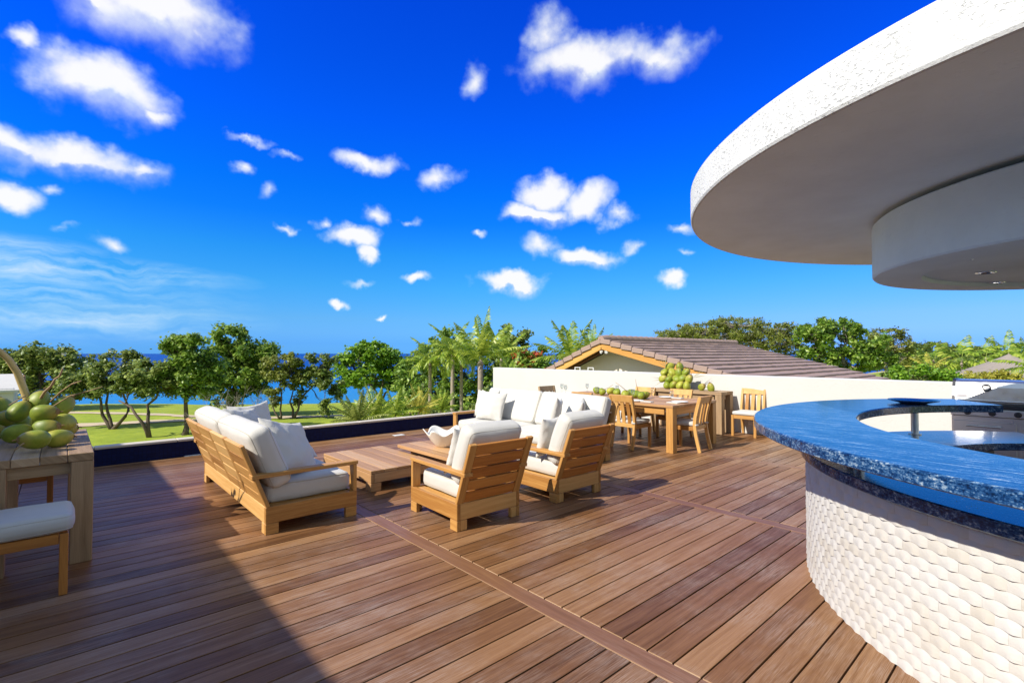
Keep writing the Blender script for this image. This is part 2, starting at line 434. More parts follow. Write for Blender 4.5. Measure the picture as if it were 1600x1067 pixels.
def granite():
    m, N = mat('azul_granite')
    ob = N.n('ShaderNodeTexCoord').outputs['Object']
    rot = N.n('ShaderNodeMapping', {'Vector': ob, 'Rotation': (0, .3, R(-8)), 'Scale': (14., 1.3, 14.)}).outputs[0]
    st = N.noise(rot, 2.6, 6, .68)
    rot2 = N.n('ShaderNodeMapping', {'Vector': ob, 'Rotation': (0, .3, R(-14)), 'Scale': (66., 6., 66.)}).outputs[0]
    st2 = N.noise(rot2, 1.6, 5, .7)
    sp = N.noise(ob, 130., 4, .75)
    v = N.n('ShaderNodeTexVoronoi', {'Vector': ob, 'Scale': 150.}).outputs['Color']
    vb = N.n('ShaderNodeSeparateColor', {0: v}).outputs[0]
    f = N.math('ADD', N.math('ADD', N.math('MULTIPLY', st, .44), N.math('MULTIPLY', st2, .42)), N.math('MULTIPLY', sp, .14))
    f = N.math('ADD', f, N.math('MULTIPLY_ADD', vb, .08, -.04))
    c = N.ramp(f, [(.33, (.003, .007, .02)), (.42, (.005, .022, .075)), (.48, (.008, .046, .15)), (.54, (.05, .135, .28)), (.60, (.30, .38, .46)), (.68, (.66, .66, .63))])
    finish(N, c, .13, spec=.38)
    return m
GRAN = granite()
def navy_tile():
    m, N = mat('navy_mosaic')
    ob = N.n('ShaderNodeTexCoord').outputs['Object']
    sw = N.n('ShaderNodeMapping', {'Vector': ob, 'Rotation': (R(90), 0, 0)}).outputs[0]
    br = N.n('ShaderNodeTexBrick', {'Vector': sw, 'Scale': 1., 'Mortar Size': .003, 'Brick Width': .05, 'Row Height': .05, 'Color1': (.003, .006, .045, 1), 'Color2': (.004, .010, .065, 1), 'Mortar': (.004, .006, .03, 1)}, offset=0.)
    finish(N, br.outputs[0], .45, br.outputs[1], .3, .002, spec=.15)
    return m
NAVY = navy_tile()
def leafmat(name, dark, mid, light, trans=.40, rough=.40):
    m, N = mat(name)
    g = N.n('ShaderNodeNewGeometry'); isl = g.outputs['Random Per Island']
    ob = N.n('ShaderNodeTexCoord').outputs['Object']
    n = N.noise(ob, .9, 3)
    f = N.math('ADD', N.math('MULTIPLY', isl, .55), N.math('MULTIPLY', n, .45))
    c = N.ramp(f, [(.2, dark), (.5, mid), (.8, light)])
    b = N.n('ShaderNodeBsdfPrincipled', {'Base Color': c, 'Roughness': rough, 'Specular IOR Level': .4})
    t = N.n('ShaderNodeBsdfTranslucent', {'Color': N.mix(.5, c, light)})
    mx = N.n('ShaderNodeMixShader', {0: trans, 1: b.outputs[0], 2: t.outputs[0]})
    N.n('ShaderNodeOutputMaterial', {'Surface': mx.outputs[0]})
    return m
LEAF_D = leafmat('leaf_dark', (.030, .065, .010), (.125, .20, .034), (.40, .46, .12))
LEAF_M = leafmat('leaf_mid', (.040, .10, .010), (.15, .28, .028), (.40, .52, .10))
LEAF_B = leafmat('leaf_bright', (.06, .16, .010), (.17, .34, .022), (.34, .52, .05))
LEAF_O = leafmat('leaf_olive', (.08, .12, .018), (.21, .26, .040), (.38, .40, .10))
LEAF_P = leafmat('leaf_palm', (.07, .15, .012), (.22, .34, .028), (.48, .54, .09), .4)
LEAF_Y = leafmat('leaf_yellow', (.18, .20, .025), (.42, .42, .06), (.66, .58, .13), .4)
LEAF_R = leafmat('blossom_red', (.35, .05, .015), (.55, .09, .025), (.65, .18, .06), .3)
SPROUT = leafmat('dry_sprout', (.20, .19, .08), (.38, .34, .16), (.5, .46, .26), .3)

def coconut_mat():
    m, N = mat('green_coconut')
    tc = N.n('ShaderNodeTexCoord'); ob = tc.outputs['Object']
    oi = N.n('ShaderNodeObjectInfo').outputs['Random']
    p = N.vmath('ADD', ob, N.n('ShaderNodeCombineXYZ', {0: N.math('MULTIPLY', oi, 20.)}).outputs[0]).outputs[0]
    n = N.noise(p, 9., 5, .6); n2 = N.noise(p, 45., 4, .6)
    f = N.math('ADD', N.math('MULTIPLY', n, .65), N.math('MULTIPLY_ADD', oi, .35, 0.))
    c = N.ramp(f, [(.25, (.11, .17, .012)), (.5, (.24, .29, .022)), (.75, (.44, .41, .06))])
    z = N.n('ShaderNodeSeparateXYZ', {0: ob}).outputs[2]
    br = N.math('MULTIPLY', N.mapr(z, .03, .09), .6)
    c = N.mix(br, c, (.36, .27, .06))
    sc = N.mapr(N.noise(p, 14., 6, .7), .58, .70)
    c = N.mix(N.math('MULTIPLY', sc, .7), c, (.20, .13, .04))
    finish(N, c, .48, n2, .15, .004, spec=.4)
    return m
COCO = coconut_mat()
COCO_CAP = plain('coconut_calyx', (.30, .19, .075), .8, var=.4, scale=30., bstr=.4)
def grass():
    m, N = mat('lawn')
    geo = N.n('ShaderNodeNewGeometry'); pos = geo.outputs['Position']
    z = N.n('ShaderNodeSeparateXYZ', {0: pos}).outputs[2]
    n1 = N.noise(pos, .11, 5, .6); n2 = N.noise(pos, 1.3, 5, .65); n3 = N.noise(pos, 14., 3, .6)
    f = N.math('ADD', N.math('ADD', N.math('MULTIPLY', n1, .5), N.math('MULTIPLY', n2, .3)), N.math('MULTIPLY', n3, .2))
    c = N.ramp(f, [(.3, (.12, .165, .022)), (.46, (.24, .31, .030)), (.58, (.345, .40, .042)), (.7, (.50, .46, .11))])
    sand = N.ramp(n2, [(.3, (.50, .36, .21)), (.7, (.66, .52, .34))])
    zz = N.math('ADD', z, N.math('MULTIPLY_ADD', n2, .3, -.15))
    c = N.mix(N.mapr(zz, -4.30, -4.42), c, sand)
    finish(N, c, .9, n3, .6, .05, spec=.2)
    return m
GRASS = grass()
PATHM = plain('path_dirt', (.52, .42, .28), .9, var=.16, scale=1.5, bstr=.3)
def water():
    m, N = mat('sea_water')
    pos = N.n('ShaderNodeNewGeometry').outputs['Position']
    d = N.math('DIVIDE', N.vmath('LENGTH', pos).outputs['Value'], 400.)
    n = N.noise(N.n('ShaderNodeMapping', {'Vector': pos, 'Scale': (.02, .05, 1), 'Rotation': (0, 0, R(-40))}).outputs[0], 1., 5, .6)
    c = N.ramp(N.math('ADD', d, N.math('MULTIPLY_ADD', n, .12, -.06)), [(.17, (.03, .22, .46)), (.28, (.02, .20, .52)), (.45, (.006, .09, .40)), (1., (.004, .055, .30))])
    w = N.noise(N.n('ShaderNodeMapping', {'Vector': pos, 'Scale': (.5, 1.3, 1), 'Rotation': (0, 0, R(-40))}).outputs[0], 1., 6, .65)
    finish(N, c, .4, w, .6, .2, spec=.06)
    return m
SEA = water()
GLASS, _N = mat('drinking_glass')
_a = _N.n('ShaderNodeBsdfTransparent', {'Color': (.93, .95, .95, 1)}); _b = _N.n('ShaderNodeBsdfGlossy', {'Roughness': .05})
_f = _N.n('ShaderNodeLayerWeight', {'Blend': .25}).outputs['Facing']
_N.n('ShaderNodeOutputMaterial', {'Surface': _N.n('ShaderNodeMixShader', {0: _N.mapr(_f, 0, 1, .06, .55), 1: _a.outputs[0], 2: _b.outputs[0]}).outputs[0]})

# ------------------------------------------------------------------ terrain, sea, path
SEA_Z = -5.2
def coast(s):
    return 58.5 + .34 * max(0, s + 34) + .5 * max(0, s + 12) + .8 * math.sin(s * .13) + .5 * math.sin(s * .31 + 1)
def ground_z(s, d):
    e = d - coast(s)
    z = -4.0 + .10 * math.sin(s * .11) * math.sin(d * .13 + .6) + .12 * math.sin(d * .21 + s * .05)
    if e > -4: z += -1.35 * ((e + 4) / 5.5)
    return max(z, -9)
mb = MB()
S = [-260, -180, -130] + list(np.arange(-100, 60, 2.5)) + [64, 70, 80, 100, 130, 180, 260, 400, 700, 1400]
D = list(np.arange(-40, 20, 8)) + list(np.arange(20, 100, 1.5)) + [104, 110, 120, 140, 170, 220, 300, 450, 700, 1200]
for d in D:
    for s in S:
        x, y = cam_xy(s, d); mb.v.append(Vector((x, y, ground_z(s, d))))
n = len(S)
for i in range(len(D) - 1):
    for j in range(n - 1):
        mb.f.append([i * n + j, i * n + j + 1, (i + 1) * n + j + 1, (i + 1) * n + j]); mb.mi.append(0); mb.uv.extend([(0, 0)] * 4)
tag(mk('ground', mb, GRASS, smooth=True), kind='structure')
mb = MB(); q = 45000
a = [cam_xy(s, d) for s, d in ((-q, 30), (q, 30), (q, q), (-q, q))]
mb.add([Vector((x, y, SEA_Z)) for x, y in a], [[0, 1, 2, 3]])
tag(mk('sea', mb, SEA), kind='structure')
def ribbon(name, pts, w, m, lift):
    mb = MB(); P = []
    for i in range(len(pts) - 1):
        for k in range(8):
            t = k / 8; P.append((pts[i][0] * (1 - t) + pts[i + 1][0] * t, pts[i][1] * (1 - t) + pts[i + 1][1] * t))
    P.append(pts[-1])
    for i, (s, d) in enumerate(P):
        a = P[max(i - 1, 0)]; b = P[min(i + 1, len(P) - 1)]; tx, ty = b[0] - a[0], b[1] - a[1]; l = math.hypot(tx, ty) or 1
        ww = w * (1 + .18 * math.sin(i * .9) + .1 * math.sin(i * 2.3))
        for k in (-1, -.33, .33, 1):
            ss, dd = s - ty / l * ww / 2 * k, d + tx / l * ww / 2 * k; x, y = cam_xy(ss, dd)
            mb.v.append(Vector((x, y, ground_z(ss, dd) + lift)))
    for i in range(len(P) - 1):
        for k in range(3):
            mb.f.append([i * 4 + k, i * 4 + k + 1, i * 4 + 5 + k, i * 4 + 4 + k][::-1]); mb.mi.append(0); mb.uv.extend([(0, 0)] * 4)
    return tag(mk(name, mb, m, smooth=True), kind='structure')
ribbon('path', [(-60, 37), (-40, 38.2), (-33, 39), (-28, 40.6), (-22, 41.8), (-17, 43.4), (-12, 45.5), (-6, 48), (4, 52), (20, 56)], 1.6, PATHM, .05)
ribbon('path', [(-50, 46.5), (-41, 46), (-36, 45.6), (-31, 44.6), (-27, 43.2), (-22, 42.8)], 1.1, PATHM, .04)
mb = MB(); rng = random.Random(3)
for i in range(46):
    s = -34 + i * .95; x, y = cam_xy(s, 112 + .22 * s + rng.uniform(-.5, .5)); r = rng.uniform(.5, 1.0)
    P = [(r * math.sin(t) * rng.uniform(.8, 1.15), r * math.cos(t) * .8) for t in np.linspace(math.pi, 0, 6)]
    mb.lathe([(max(.001, a), b) for a, b in P], 7, (x, y, SEA_Z + .15))
tag(mk('breakwater', mb, ROCKM), 'low dark rock breakwater lying across the blue bay', 'breakwater')

# ------------------------------------------------------------------ terrace: body, deck, pool edge, wall
mb = MB(); mb.box((2.0, 1.6, -2.06), (16.0, 15.2, 4.0), ch=.02)
tag(mk('terrace', mb, CONC), kind='structure')
SEAM0, SEAMW, PITCHX = -.455, .13, 2.625
DY0, DY1, BW, GAP = -5.994, 8.95, .15, .0095
mb = MB()
x = SEAM0 - 3 * PITCHX; xs = []
while x < 10: xs.append(x); x += PITCHX
for x in xs:
    y = DY0
    while y < DY1 - .1:                                      # the seam boards, in lengths
        l = min(3.6, DY1 - y)
        if x + SEAMW < 9.97: mb.box((x + SEAMW / 2, y + l / 2 - .002, -.0125), (SEAMW, l - .004, .025), ch=.003, mi=2)
        y += l
    x0, x1 = x + SEAMW + .007, min(x + PITCHX - .007, 9.985)
    if x1 - x0 < .1: continue
    y = DY0
    while y < DY1 - .05:
        w = min(BW, DY1 - y)
        mb.box(((x0 + x1) / 2, y + w / 2, -.0125 + random.uniform(-.0006, .0006)), (x1 - x0, w - GAP, .025), ch=.0016)
        y += BW
me_n = len(mb.f)
# sunward cut edges at the seams: pale core, with sunlight put into the colour
for k, f in enumerate(mb.f):
    if len(f) == 4:
        p = [mb.v[i] for i in f]; nn = (p[1] - p[0]).cross(p[2] - p[0])
        if nn.length > 0:
            nn.normalize()
            if nn.x < -.9: mb.mi[k] = 1
tag(mk('deck', mb, [DECK, DECK_END, DECK_S]), kind='structure')
mb = MB(); mb.add([Vector(p) for p in ((-8.3, -6, -.04), (9.99, -6, -.04), (9.99, 8.96, -.04), (-8.3, 8.96, -.04))], [[0, 1, 2, 3]])
tag(mk('gap_shade_sheet', mb, DARK), kind='structure')  # near-black sheet below the boards, the shade of the gaps put into colour
def deck_light(c, label):
    t = thing('deck_light', label, 'deck light', (c.x, c.y, 0), 0, 'white floor lights in the deck')
    mb = MB(); mb.box((0, 0, .004), (.20, .12, .012), ch=.003); mk('cover', mb, WHITE, t)
    mb = MB(); mb.box((0, 0, .0035), (.225, .145, .008), ch=.002); mk('frame', mb, STEEL, t)
deck_light(at_z(300, 711, 0), 'small white floor light set in the deck behind the left sofa')
deck_light(at_z(623, 680, 0), 'small white floor light set in the deck behind the coffee tables')
t = thing('pool_wall', 'low navy tiled pool edge wall with pale stone coping along the deck', 'wall', (0, 0, 0))
mb = MB(); mb.box((.84, 9.035, -.87), (18.24, .14, 2.2), ch=.004); mk('tiled_face', mb, NAVY, t)
mb = MB()
for i in range(19): mb.box((-7.8 + i * .96 + .0, 9.038, .248), (.954, .17, .036), ch=.006)
mk('coping', mb, STONE, t)
t = thing('parapet_wall', 'long white rendered parapet wall closing the far right side of the deck', 'wall')
mb = MB(); mb.box((10.11, 3.1, -1.44), (.22, 17.8, 5.12), ch=.012); mk('wall_body', mb, STUCCO, t)
def outlet(px, py, label):
    p = at_x(px, py, 9.99); t = thing('wall_outlet', label, 'outlet', (9.998, p.y, p.z), 0, 'white outlet covers on the parapet')
    mb = MB(); mb.box((-.012, 0, 0), (.024, .12, .075), ch=.006); mk('cover', mb, WHITE, t)
    mb = MB(); mb.box((-.026, .022, 0), (.006, .03, .045), ch=.002); mb.box((-.026, -.022, 0), (.006, .03, .045), ch=.002); mk('flap', mb, STEEL, t)
outlet(1174.5, 661, 'white outlet cover low on the wall under the lone chair by the bar')
outlet(1136, 635, 'white outlet cover on the wall behind the leg of the grey console')
# the villa itself, on the sun side of the deck: it throws the shade over the near left corner
t = thing('villa', 'tall white rendered villa block rising along the left edge of the deck', 'building')
mb = MB(); mb.box((-5.0, 1.5, .3), (4.0, 17.0, 5.98), ch=.03); mk('wall', mb, STUCCO, t)
mb = MB(); mb.box((-5.0, 1.5, 3.275), (4.06, 17.06, .03), ch=.005); mk('roof', mb, CONC, t)
p = at_d(30, 587, 15.0)
t = thing('pavilion', 'low white pavilion with flat roof beyond the coconut heap', 'building', (p.x, p.y, 0), 0)
mb = MB(); mb.box((-1.6, .95, -1.85), (3.0, 1.7, 4.3 + p.z - .45), ch=.02); mk('wall', mb, STUCCO, t)
mb = MB()
zt = p.z
mb.hexa([(-3.3, 0, zt - .48), (-3.3, 0, zt - .42), (-3.3, 2.1, zt - .06), (-3.3, 2.1, zt), (0, 0, zt - .48), (0, 0, zt - .42), (0, 2.1, zt - .06), (0, 2.1, zt)])
mk('roof', mb, STUCCO, t)

# ------------------------------------------------------------------ cushions and pillows
def welded(V, F):
    key = {}; out = []; mp = []
    for v in V:
        k = (round(v.x, 5), round(v.y, 5), round(v.z, 5))
        if k not in key: key[k] = len(out); out.append(v)
        mp.append(key[k])
    return out, [[mp[i] for i in f] for f in F]
def cushion(size, r=.045, puff=.03, seed=0, wr=.006, n=12):
    """upholstered block centred on the origin; z is the thin way"""
    hx, hy, hz = [q / 2 for q in size]; r = min(r, hz * .9)
    def steps(h):
        b = [h - r * (1 - k / 4) for k in range(1, 5)]
        i = list(np.linspace(-(h - r), h - r, n)); return [-q for q in b[::-1]] + i + b
    ax = [steps(hx), steps(hy), steps(hz)]; H = (hx, hy, hz); V = []; F = []
    for a in range(3):
        o = [k for k in range(3) if k != a]
        for s in (-1, 1):
            b = len(V); A, B = ax[o[0]], ax[o[1]]
            for q in B:
                for p in A:
                    c = [0, 0, 0]; c[a] = s * H[a]; c[o[0]] = p; c[o[1]] = q
                    inn = [max(-(H[k] - r), min(H[k] - r, c[k])) for k in range(3)]
                    d = Vector([c[k] - inn[k] for k in range(3)]); d.normalize()
                    V.append(Vector(inn) + d * r)
            m = len(A)
            for i in range(len(B) - 1):
                for j in range(m - 1):
                    f = [b + i * m + j, b + i * m + j + 1, b + (i + 1) * m + j + 1, b + (i + 1) * m + j]
                    nn = (V[f[1]] - V[f[0]]).cross(V[f[3]] - V[f[0]])
                    F.append(f if nn[a] * s > 0 else f[::-1])
    V, F = welded(V, F); out = []
    for v in V:
        bx = max(0, 1 - (v.x / hx) ** 2); by = max(0, 1 - (v.y / hy) ** 2); bz = max(0, 1 - (v.z / hz) ** 2)
        w = Vector(v)
        w.z += math.copysign(1, v.z) * puff * (bx * by) ** .6 * min(1, abs(v.z) / hz * 1.2)
        w.x += math.copysign(1, v.x) * .012 * by * bz if abs(v.x) > hx - r else 0
        w.y += math.copysign(1, v.y) * .012 * bx * bz if abs(v.y) > hy - r else 0
        q = v * 5 + Vector((seed * 7.1, seed * 3.3, 0))
        w += Vector((noise.noise(q), noise.noise(q + Vector((9, 4, 2))), noise.noise(q + Vector((3, 8, 5))))) * wr
        out.append(w)
    mb = MB(); mb.add(out, F); return mb
def piping(size, r=.045, seed=0, rad=.0055):
    hx, hy, hz = [q / 2 for q in size]; r = min(r, hz * .9); mb = MB(); k = .29
    for s in (-1, 1):
        z = s * (hz - r * k); x0, y0 = hx - r, hy - r; rr = r * (1 - k); P = []
        for (cx, cy, a0) in ((x0, y0, 0), (-x0, y0, 90), (-x0, -y0, 180), (x0, -y0, 270)):
            for t in range(0, 91, 18):
                a = R(a0 + t); P.append((cx + rr * math.cos(a), cy + rr * math.sin(a)))
        Q = []
        for i in range(len(P)):
            a, b = P[i], P[(i + 1) % len(P)]; m = max(1, int(math.hypot(b[0] - a[0], b[1] - a[1]) / .06))
            for j in range(m): Q.append(Vector((a[0] + (b[0] - a[0]) * j / m, a[1] + (b[1] - a[1]) * j / m, z)))
        for i, v in enumerate(Q):
            q = v * 5 + Vector((seed * 7.1, seed * 3.3, 0)); v += Vector((noise.noise(q), noise.noise(q + Vector((9, 4, 2))), noise.noise(q + Vector((3, 8, 5))))) * .006
            bx = max(0, 1 - (v.x / hx) ** 2); by = max(0, 1 - (v.y / hy) ** 2)
            if by > bx: v.x += math.copysign(.006, v.x) * by
            else: v.y += math.copysign(.006, v.y) * bx
        mb.tube(Q, rad, 5, closed=True)
    return mb
def put_cushion(name, parent, size, loc, rot=(0, 0, 0), r=.045, puff=.03, seed=0, m=None, n=12):
    o = mk(name, cushion(size, r, puff, seed, n=n), m or CANVAS, parent, smooth=True); o.location = loc; o.rotation_euler = rot
    mk('piping', piping(size, r, seed), PIPE if m is None else m, o, smooth=True); return o
def pillow_mb(w, h, t, seed):
    rn = random.Random(seed); n = 26; V = []; F = []
    dents = [(rn.uniform(-.6, .6), rn.uniform(-.2, .8), rn.uniform(.25, .5), rn.uniform(-.3, .1)) for _ in range(4)]
    for s in (1, -1):
        b = len(V)
        for i in range(n + 1):
            for j in range(n + 1):
                u = math.sin((j / n - .5) * math.pi); v = math.sin((i / n - .5) * math.pi)
                x = w / 2 * u * (1 - .085 * (1 - v * v) * u * u); y = h / 2 * v * (1 - .085 * (1 - u * u) * v * v)
                k = ((1 - u * u) * (1 - v * v)); z = t / 2 * (max(0, k) ** .42)
                for (a, c, rr, dp) in dents: z *= 1 + dp * math.exp(-((u - a) ** 2 + (v - c) ** 2) / rr ** 2)
                q = Vector((u * 2.2 + seed * 5, v * 2.2, s * 3))
                cr = max(abs(u), abs(v)); wv = math.sin(math.atan2(v, u) * 22 + seed) * .004 * cr ** 3 * min(1, k * 30)
                z += (noise.noise(q) * .018 + noise.noise(q * 2.7) * .008) * min(1, k * 6) + wv
                V.append(Vector((x, y - .02 * (1 - u * u) * (v > 0) * v, s * z)))
        for i in range(n):
            for j in range(n):
                f = [b + i * (n + 1) + j, b + i * (n + 1) + j + 1, b + (i + 1) * (n + 1) + j + 1, b + (i + 1) * (n + 1) + j]
                F.append(f if s > 0 else f[::-1])
    V, F = welded(V, F); mb = MB(); mb.add(V, F); return mb
def pillow(label, loc, normal, roll=0., size=.52, thick=.19, seed=1, h=None):
    o = mk('throw_pillow', pillow_mb(size, h or size, thick, seed), CANVAS, smooth=True)
    nz = Vector(normal).normalized(); x = Vector((0, 0, 1)).cross(nz).normalized(); y = nz.cross(x)
    M = Matrix((x, y, nz)).transposed() @ Matrix.Rotation(R(roll), 3, 'Z')
    o.rotation_euler = M.to_euler(); o.location = loc
    tag(o, label, 'pillow', 'white throw pillows'); return o

# ------------------------------------------------------------------ teak lounge seats (front = +y, origin under the middle of the rear edge)
def seat_frame(root, w, D=.82, bays=1, slats=5, top=.78, lean=.21, hb=.235):
    hw = w / 2; T = .036
    mb = MB()
    mb.box((0, D - T / 2, .165), (w - 2 * T - .004, T, .14)); mb.box((0, T / 2, .165), (w - 2 * T - .004, T, .14))
    for s in (-1, 1): mb.box((s * (hw - T / 2), D / 2, .165), (T, D, .14))
    k = int(w / .12)
    for i in range(k): mb.box((-hw + T + (i + .5) * (w - 2 * T) / k, D / 2, .215), ((w - 2 * T) / k - .02, D - 2 * T - .01, .018))
    mk('base_rail', mb, TEAK, root)
    for sx in (-1, 1):
        for fy in (0, 1):
            mb = MB(); y = D - .055 if fy else .055
            mb.box((sx * (hw - .02), y, .0465), (.04, .11, .0925)); mb.box((sx * (hw - .075), D - .02 if fy else .02, .0465), (.068, .04, .0925))
            mk('leg', mb, TEAK, root)
    # leaning back: stiles, rails and flat slats
    a = Vector((0, .022, hb + .0)); b = Vector((0, .022 - lean, top)); ax = (b - a).normalized(); L = (b - a).length
    nrm = Vector((1, 0, 0)).cross(ax)      # outwards (rear/down)
    rot = Matrix((Vector((1, 0, 0)), ax, Vector((1, 0, 0)).cross(ax))).transposed()
    st = [-hw + .0375] + [-hw + w * i / bays for i in range(1, bays)] + [hw - .0375]
    for i, sx in enumerate(st):
        mb = MB(); mb.box(a + ax * (L / 2) + Vector((sx, 0, 0)), (.075 if i in (0, bays) else .07, L, .034), rot)
        mk('back_stile', mb, TEAK, root)
    mb = MB()
    for i in range(bays):
        x0 = st[i] + (.0375 if i == 0 else .035); x1 = st[i + 1] - (.0375 if i == bays - 1 else .035)
        hgt = L / slats
        for k in range(slats):
            mb.box(a + ax * ((k + .5) * hgt) + Vector(((x0 + x1) / 2, 0, 0)) + nrm * .0, (x1 - x0 - .002, hgt - (.016 if bays == 1 else .007), .024 if bays == 1 else .030), rot)
    mk('back_slats', mb, TEAK_SHADE if bays == 1 else TEAK, root)
    # arms with upright front boards
    for s in (-1, 1):
        am = MB(); zt = .505
        yb = .022 - lean * (zt - hb) / (top - hb)
        am.box((s * (hw - .045), (D + .012 + yb - .03) / 2, zt), (.095, D + .012 - yb + .03, .034))
        ao = mk('arm', am, TEAK, root)
        pm = MB(); pm.box((s * (hw - .045), D - .018, (.235 + zt - .017) / 2), (.088, .036, zt - .017 - .235 - .002)); mk('arm_post', pm, TEAK, ao)
def lounge(name, label, cat, loc, rz, w, bays, ncush, seed, D=.82, seatn=1, group=None):
    t = thing(name, label, cat, loc, rz, group)
    seat_frame(t, w, D, bays)
    iw = w - .215
    for i in range(seatn):
        cw = iw / seatn
        put_cushion('seat_cushion', t, (cw - .01, D - .06, .165), (-iw / 2 + cw * (i + .5), D / 2 + .015, .315), r=.05, puff=.022, seed=seed + i, n=16)
    bl = Vector((0, -.21, .545)).normalized(); ang = math.atan2(.545, -.21)
    cw = (w - .10 if ncush == 1 else w - .06) / ncush
    for i in range(ncush):
        x = -(cw * ncush) / 2 + cw * (i + .5)
        put_cushion('back_cushion', t, (cw - .012, .56, .185), (x, .022 + .03, .645), (ang + .03, 0, R(random.uniform(-.8, .8))), r=.06, puff=.035, seed=seed + 10 + i, n=16)
    return t
lounge('sofa', 'long teak sofa seen from behind with white cushions nearest the coconut table', 'sofa', (1.32, 5.84, 0), R(-90), 2.46, 4, 2, 1, seatn=2)
lounge('sofa', 'long white cushioned sofa facing the viewer beside the white parapet', 'sofa', (5.98, 5.88, 0), R(90), 2.76, 4, 2, 5, seatn=2, D=.84)
lounge('armchair', 'teak armchair with slatted back nearest the viewer beside the coffee tables', 'armchair', (2.94, 3.57, 0), R(-2), .72, 1, 1, 21, group='teak armchairs seen from behind')
lounge('armchair', 'teak armchair with slatted back between the other armchair and the dining set', 'armchair', (4.20, 3.57, 0), R(-1), .72, 1, 1, 25, group='teak armchairs seen from behind')
pillow('white throw pillow leaning at the near arm of the left sofa', (1.64, 5.02, .665), (.52, -.66, .52), -14, .57, .2, 3)
pillow('white throw pillow tucked behind the near pillow on the left sofa', (1.72, 5.36, .64), (.45, -.45, .77), -4, .54, .18, 4)
pillow('white throw pillow standing at the far arm of the left sofa', (1.78, 6.78, .68), (.30, -.90, .32), 3, .54, .19, 5)
pillow('white throw pillow leaning against the far one on the left sofa', (1.66, 6.58, .67), (.55, -.70, .45), -5, .52, .19, 6)
pillow('square white pillow in the far corner of the long sofa by the parapet', (5.68, 6.98, .665), (-.93, -.20, .32), 2, .5, .18, 7)
pillow('square white pillow standing before the corner pillow of the long sofa', (5.52, 6.66, .655), (-.90, -.32, .33), -4, .52, .18, 8)
pillow('plump white pillow leaning forward near the middle of the long sofa', (5.42, 5.08, .64), (-.55, .80, .26), 6, .54, .19, 9)
pillow('plump white pillow in the near corner of the long sofa', (5.66, 4.84, .64), (-.62, .72, .30), -3, .50, .19, 10)
pillow('white pillow standing upright in the nearest armchair', (2.90, 3.84, .645), (0, .93, .30), 2, .46, .15, 11)
pillow('white pillow standing upright in the armchair beside the dining set', (4.10, 3.88, .645), (-.10, .93, .26), -4, .46, .16, 12)

# ------------------------------------------------------------------ coffee tables, bowl
t = thing('coffee_table', 'low solid teak block coffee table beside the left sofa', 'coffee table', (3.02, 5.93, 0), 0, 'low teak coffee tables')
mb = MB()
for i in range(5): mb.box((-.42 + .084 + i * .168, 0, .218), (.165, 1.36, .034))
mk('tabletop', mb, TEAK_T, t)
mb = MB()
for s in (-1, 1): mb.box((s * .40, 0, .148), (.04, 1.36, .1)); mb.box((0, s * .66, .148), (.755, .04, .1))
mk('apron', mb, TEAK_T, t)
for sx in (-1, 1):
    for sy in (-1, 1):
        mb = MB(); mb.box((sx * .355, sy * .615, .0475), (.13, .13, .095)); mk('leg', mb, TEAK_T, t)
t = thing('coffee_table', 'teak coffee table with overhanging thin top holding the white bowl', 'coffee table', (3.86, 5.50, 0), 0, 'low teak coffee tables')
mb = MB()
for i in range(5): mb.box((-.43 + .086 + i * .172, 0, .293), (.169, 1.30, .044))
mk('tabletop', mb, TEAK_T, t)
mb = MB(); mb.box((0, 0, .225), (.62, 1.0, .085)); mk('apron', mb, TEAK_T, t)
for sx in (-1, 1):
    for sy in (-1, 1):
        mb = MB(); mb.box((sx * .30, sy * .49, .09), (.10, .10, .18)); mk('leg', mb, TEAK_T, t)
def wavy_bowl():
    mb = MB(); n, m = 72, 14; V = []; F = []
    def prof(th, t):
        wv = .5 + .5 * math.cos(6 * th + .8 * math.sin(th * 2 + 1))
        r = .10 + (.17 * (t ** .85)) * (.90 + .28 * wv * t); z = .205 * t ** 1.1 * (.84 + .34 * wv * t)
        return r, z
    for layer in (0, 1):
        for i in range(m + 1):
            for k in range(n):
                th = 2 * math.pi * k / n; r, z = prof(th, i / m)
                if layer: r -= .011; z += .010 if i == 0 else .004 * (1 - i / m)
                V.append(Vector((r * math.cos(th), r * math.sin(th), z)))
    for layer in (0, 1):
        b = layer * (m + 1) * n
        for i in range(m):
            for k in range(n):
                f = [b + i * n + k, b + i * n + (k + 1) % n, b + (i + 1) * n + (k + 1) % n, b + (i + 1) * n + k]; F.append(f if not layer else f[::-1])
    b = (m + 1) * n
    for k in range(n): F.append([m * n + k, m * n + (k + 1) % n, b + m * n + (k + 1) % n, b + m * n + k])
    F.append([k for k in range(n)][::-1]); F.append([b + k for k in range(n)])
    mb.add(V, F); return mb
o = mk('bowl', wavy_bowl(), BOWLM, smooth=True); o.location = (3.84, 5.60, .3155); o.rotation_euler = (0, 0, R(28))
tag(o, 'white bowl with a wavy folded rim on the far coffee table', 'bowl')

